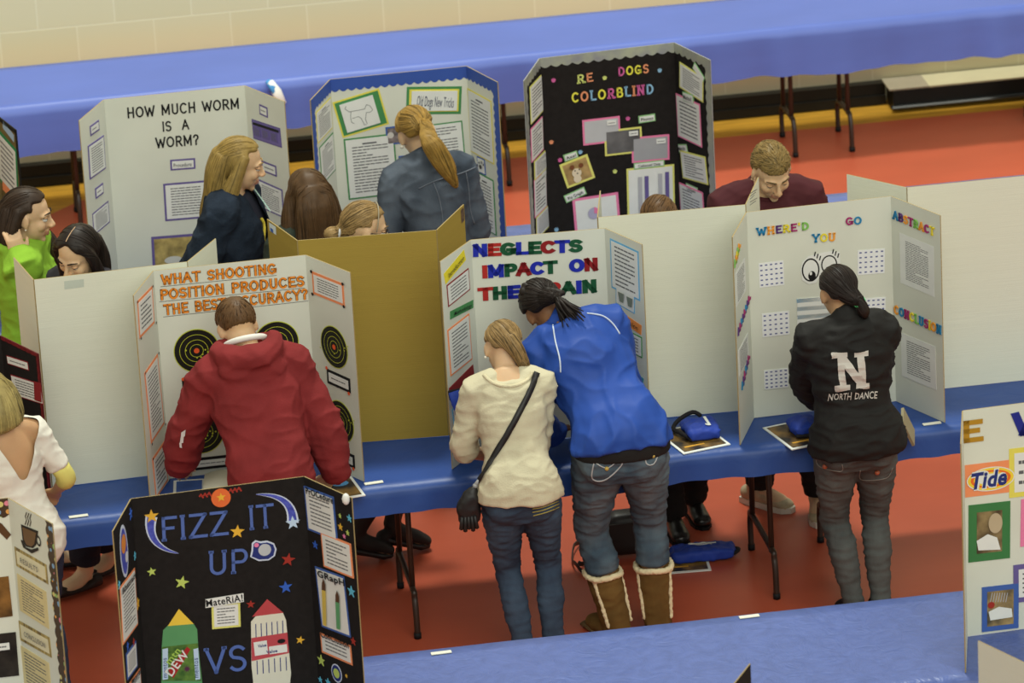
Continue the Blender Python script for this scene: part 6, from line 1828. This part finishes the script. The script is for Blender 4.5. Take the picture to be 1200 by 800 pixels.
# sling bag of the sweater girl
P = GIRL_STRAP
t = empty('shoulder_bag', P.l2w((0, 0, .9)), 'black shoulder bag at the left hip of the girl in the cream sweater', 'bag', P.yaw)
bk = mat('black_leather_bag', (30, 28, 28), .45, .4, var=.1)
pts = []
for x, y in fine([(629, 437), (622, 455), (612, 476), (598, 502), (583, 528), (570, 550), (562, 563)], 5):
    h, n = P.hit(P.top_bvh, x, y, .004)
    if h is not None: pts.append((h, n))
m = MB()
o0 = V((0, 0, .9))
L = []
for i, (h, n) in enumerate(pts):
    t_ = (pts[min(i + 1, len(pts) - 1)][0] - pts[max(i - 1, 0)][0]).normalized(); w_ = n.cross(t_).normalized() * .0125
    L += [h - w_ - o0, h + w_ - o0, h + w_ + n * .003 - o0, h - w_ + n * .003 - o0]
k = len(pts)
m.add(L, [(4 * i + a, 4 * i + (a + 1) % 4, 4 * i + 4 + (a + 1) % 4, 4 * i + 4 + a) for i in range(k - 1) for a in range(4)])
m.build('shoulder_strap', bk, t, True)
c = P.w2l(wy(549, 594, -.72)) - o0
m = MB()
m.tube([c + V((.03, 0, .085)), c + V((.015, 0, .05)), c + V((0, 0, 0)), c + V((0, 0, -.06))], [(.012, .012), (.036, .03), (.05, .036), (.045, .03)], 16, (1, 0, 0), pw=2.6)
o = link(remesh(m, 'bag_body', .007, 2, disp=folds(.004, 14, 14, 14, 3)), [bk], 'bag_body', t)
m = MB()
for q in range(5): m.tube([c + V((-.03 + .013 * q, -.03, -.03)), c + V((-.036 + .016 * q, -.034, -.08 - .01 * (q % 2)))], [.007, .009], 8)
m.build('fringe', bk, t, True)
m = MB(); m.tube([pts[-1][0] - o0, c + V((.03, 0, .09))], .008, 8); m.ell(c + V((.032, 0, .09)), .011); m.build('strap_ring', flat('nickel', (150, 150, 150), .3, .5), t, True)
# handbag on the floor behind the boots
p = wz(738, 650, .01)
t = empty('handbag', (p.x, p.y + .02, .012), 'black handbag with a long strap on the red floor behind the suede boots', 'bag')
m = MB(); m.tube([(-.10, 0, .09), (-.05, 0, .10), (.05, 0, .10), (.10, 0, .09)], [(.05, .085), (.06, .1), (.06, .1), (.05, .085)], 16, (0, 1, 0), pw=3.2)
o = link(remesh(m, 'bag_body', .009, 2), [bk], 'bag_body', t)
m = MB(); m.box((0, -.062, .13), (.19, .006, .07)); m.build('flap', bk, o)
q = [wz(x, y, .012) for x, y in ((700, 634), (684, 634), (673, 645), (671, 660), (680, 670), (694, 671), (702, 668), (690, 660), (678, 664))]
m = MB(); m.tube([V(a) - V((p.x, p.y + .02, .006)) + V((0, 0, .008 + .01 * math.sin(i))) for i, a in enumerate([V(z) for z in fine([tuple(v) for v in q], 4)])], [(.011, .004)] * (len(q) * 4 - 3), 8, (0, 0, 1)); m.build('shoulder_strap', bk, t, True)
# open book at the shooting board
p = wz(276, 568, .745)
t = empty('open_book', (p.x, p.y, .741), 'open white notebook on the table in front of the red hoodie', 'book', R_(-8))
for sg in (-1, 1):
    m = MB(); N = 8; vs = []
    for i in range(N + 1):
        u = i / N; x = sg * .13 * u; z = .012 + .03 * math.sin(PI * min(1, u * .8 + .05)) * (1 - .5 * u)
        vs += [(x, -.1, z), (x, .1, z), (x, -.1, 0.001), (x, .1, 0.001)]
    m.add(vs, [(4 * i, 4 * i + 4, 4 * i + 5, 4 * i + 1) for i in range(N)] + [(4 * i + 2, 4 * i + 3, 4 * i + 7, 4 * i + 6) for i in range(N)] + [(4 * i, 4 * i + 2, 4 * i + 6, 4 * i + 4) for i in range(N)] + [(4 * i + 1, 4 * i + 5, 4 * i + 7, 4 * i + 3) for i in range(N)])
    o = m.build('page_block', flat('cream_page', (228, 224, 204)), t, True)
# clipboard under the left hand
p = wz(206, 573, .745)
t = paper_thing('folder', 'blue sheet in a white frame lying under the left hand of the red hoodie', 'paper', (p.x + .055, p.y), .13, .18, R_(-6), BLUEC, .741)
# name strips
NS = flat('name_strip_card', (226, 224, 208))
for c, z0, rz, l in (((92, 605), .741, 4, 'small white name strip on the middle cover at left, before the white board back'), ((438, 566), .741, 6, 'small white name strip on the middle cover beside the shooting board'), ((1092, 496.5), .741, 4, 'small white name strip at the foot of the eyes board'), ((517, 765), .741, 2, 'small white name strip on the pale blue cover, lower centre'), ((878, 722.5), .741, 2, 'small white name strip on the pale blue cover in front of the dance jacket girl')):
    p = wz(*c, z0)
    m = MB(); m.box((0, 0, .002), (.078, .022, .003), 0)
    o = m.build('name_strip', NS); o.location = (p.x, p.y, z0); o.rotation_euler = (0, 0, R_(rz))
    tag(o, l, 'name strip', 'white name strips on the covers')
# paper held by the dance jacket girl, at her right pocket
p = wy(1064, 500, -.42)
m = MB(); m.box((0, 0, 0), (.012, .10, .13)); o = m.build('notebook', flat('tan_notebook', (150, 140, 110))); o.location = p; o.rotation_euler = (R_(20), R_(-18), R_(-20))
tag(o, 'small notebook held against the right hip of the girl in the black dance jacket', 'notebook')
# crumpled gift paper on the back table
p = wz(340, 140, .745)
t = empty('tissue_paper', (p.x, 5.2, .738), 'crumpled white and blue paper at the edge of the back table beside the worm board', 'paper')
m = MB(); m.tube([(-.03, -.02, .01), (.0, -.03, -.05), (.03, -.04, -.11)], [(.02, .01), (.035, .012), (.02, .008)], 10); m.build('white_sheet', PAPER, t, True)
m = MB(); m.tube([(-.04, -.01, .012), (-.02, -.03, -.02), (-.01, -.045, -.06)], [(.02, .012), (.025, .012), (.012, .006)], 10); m.build('blue_sheet', flat('aqua_sheet', (70, 140, 200)), t, True)
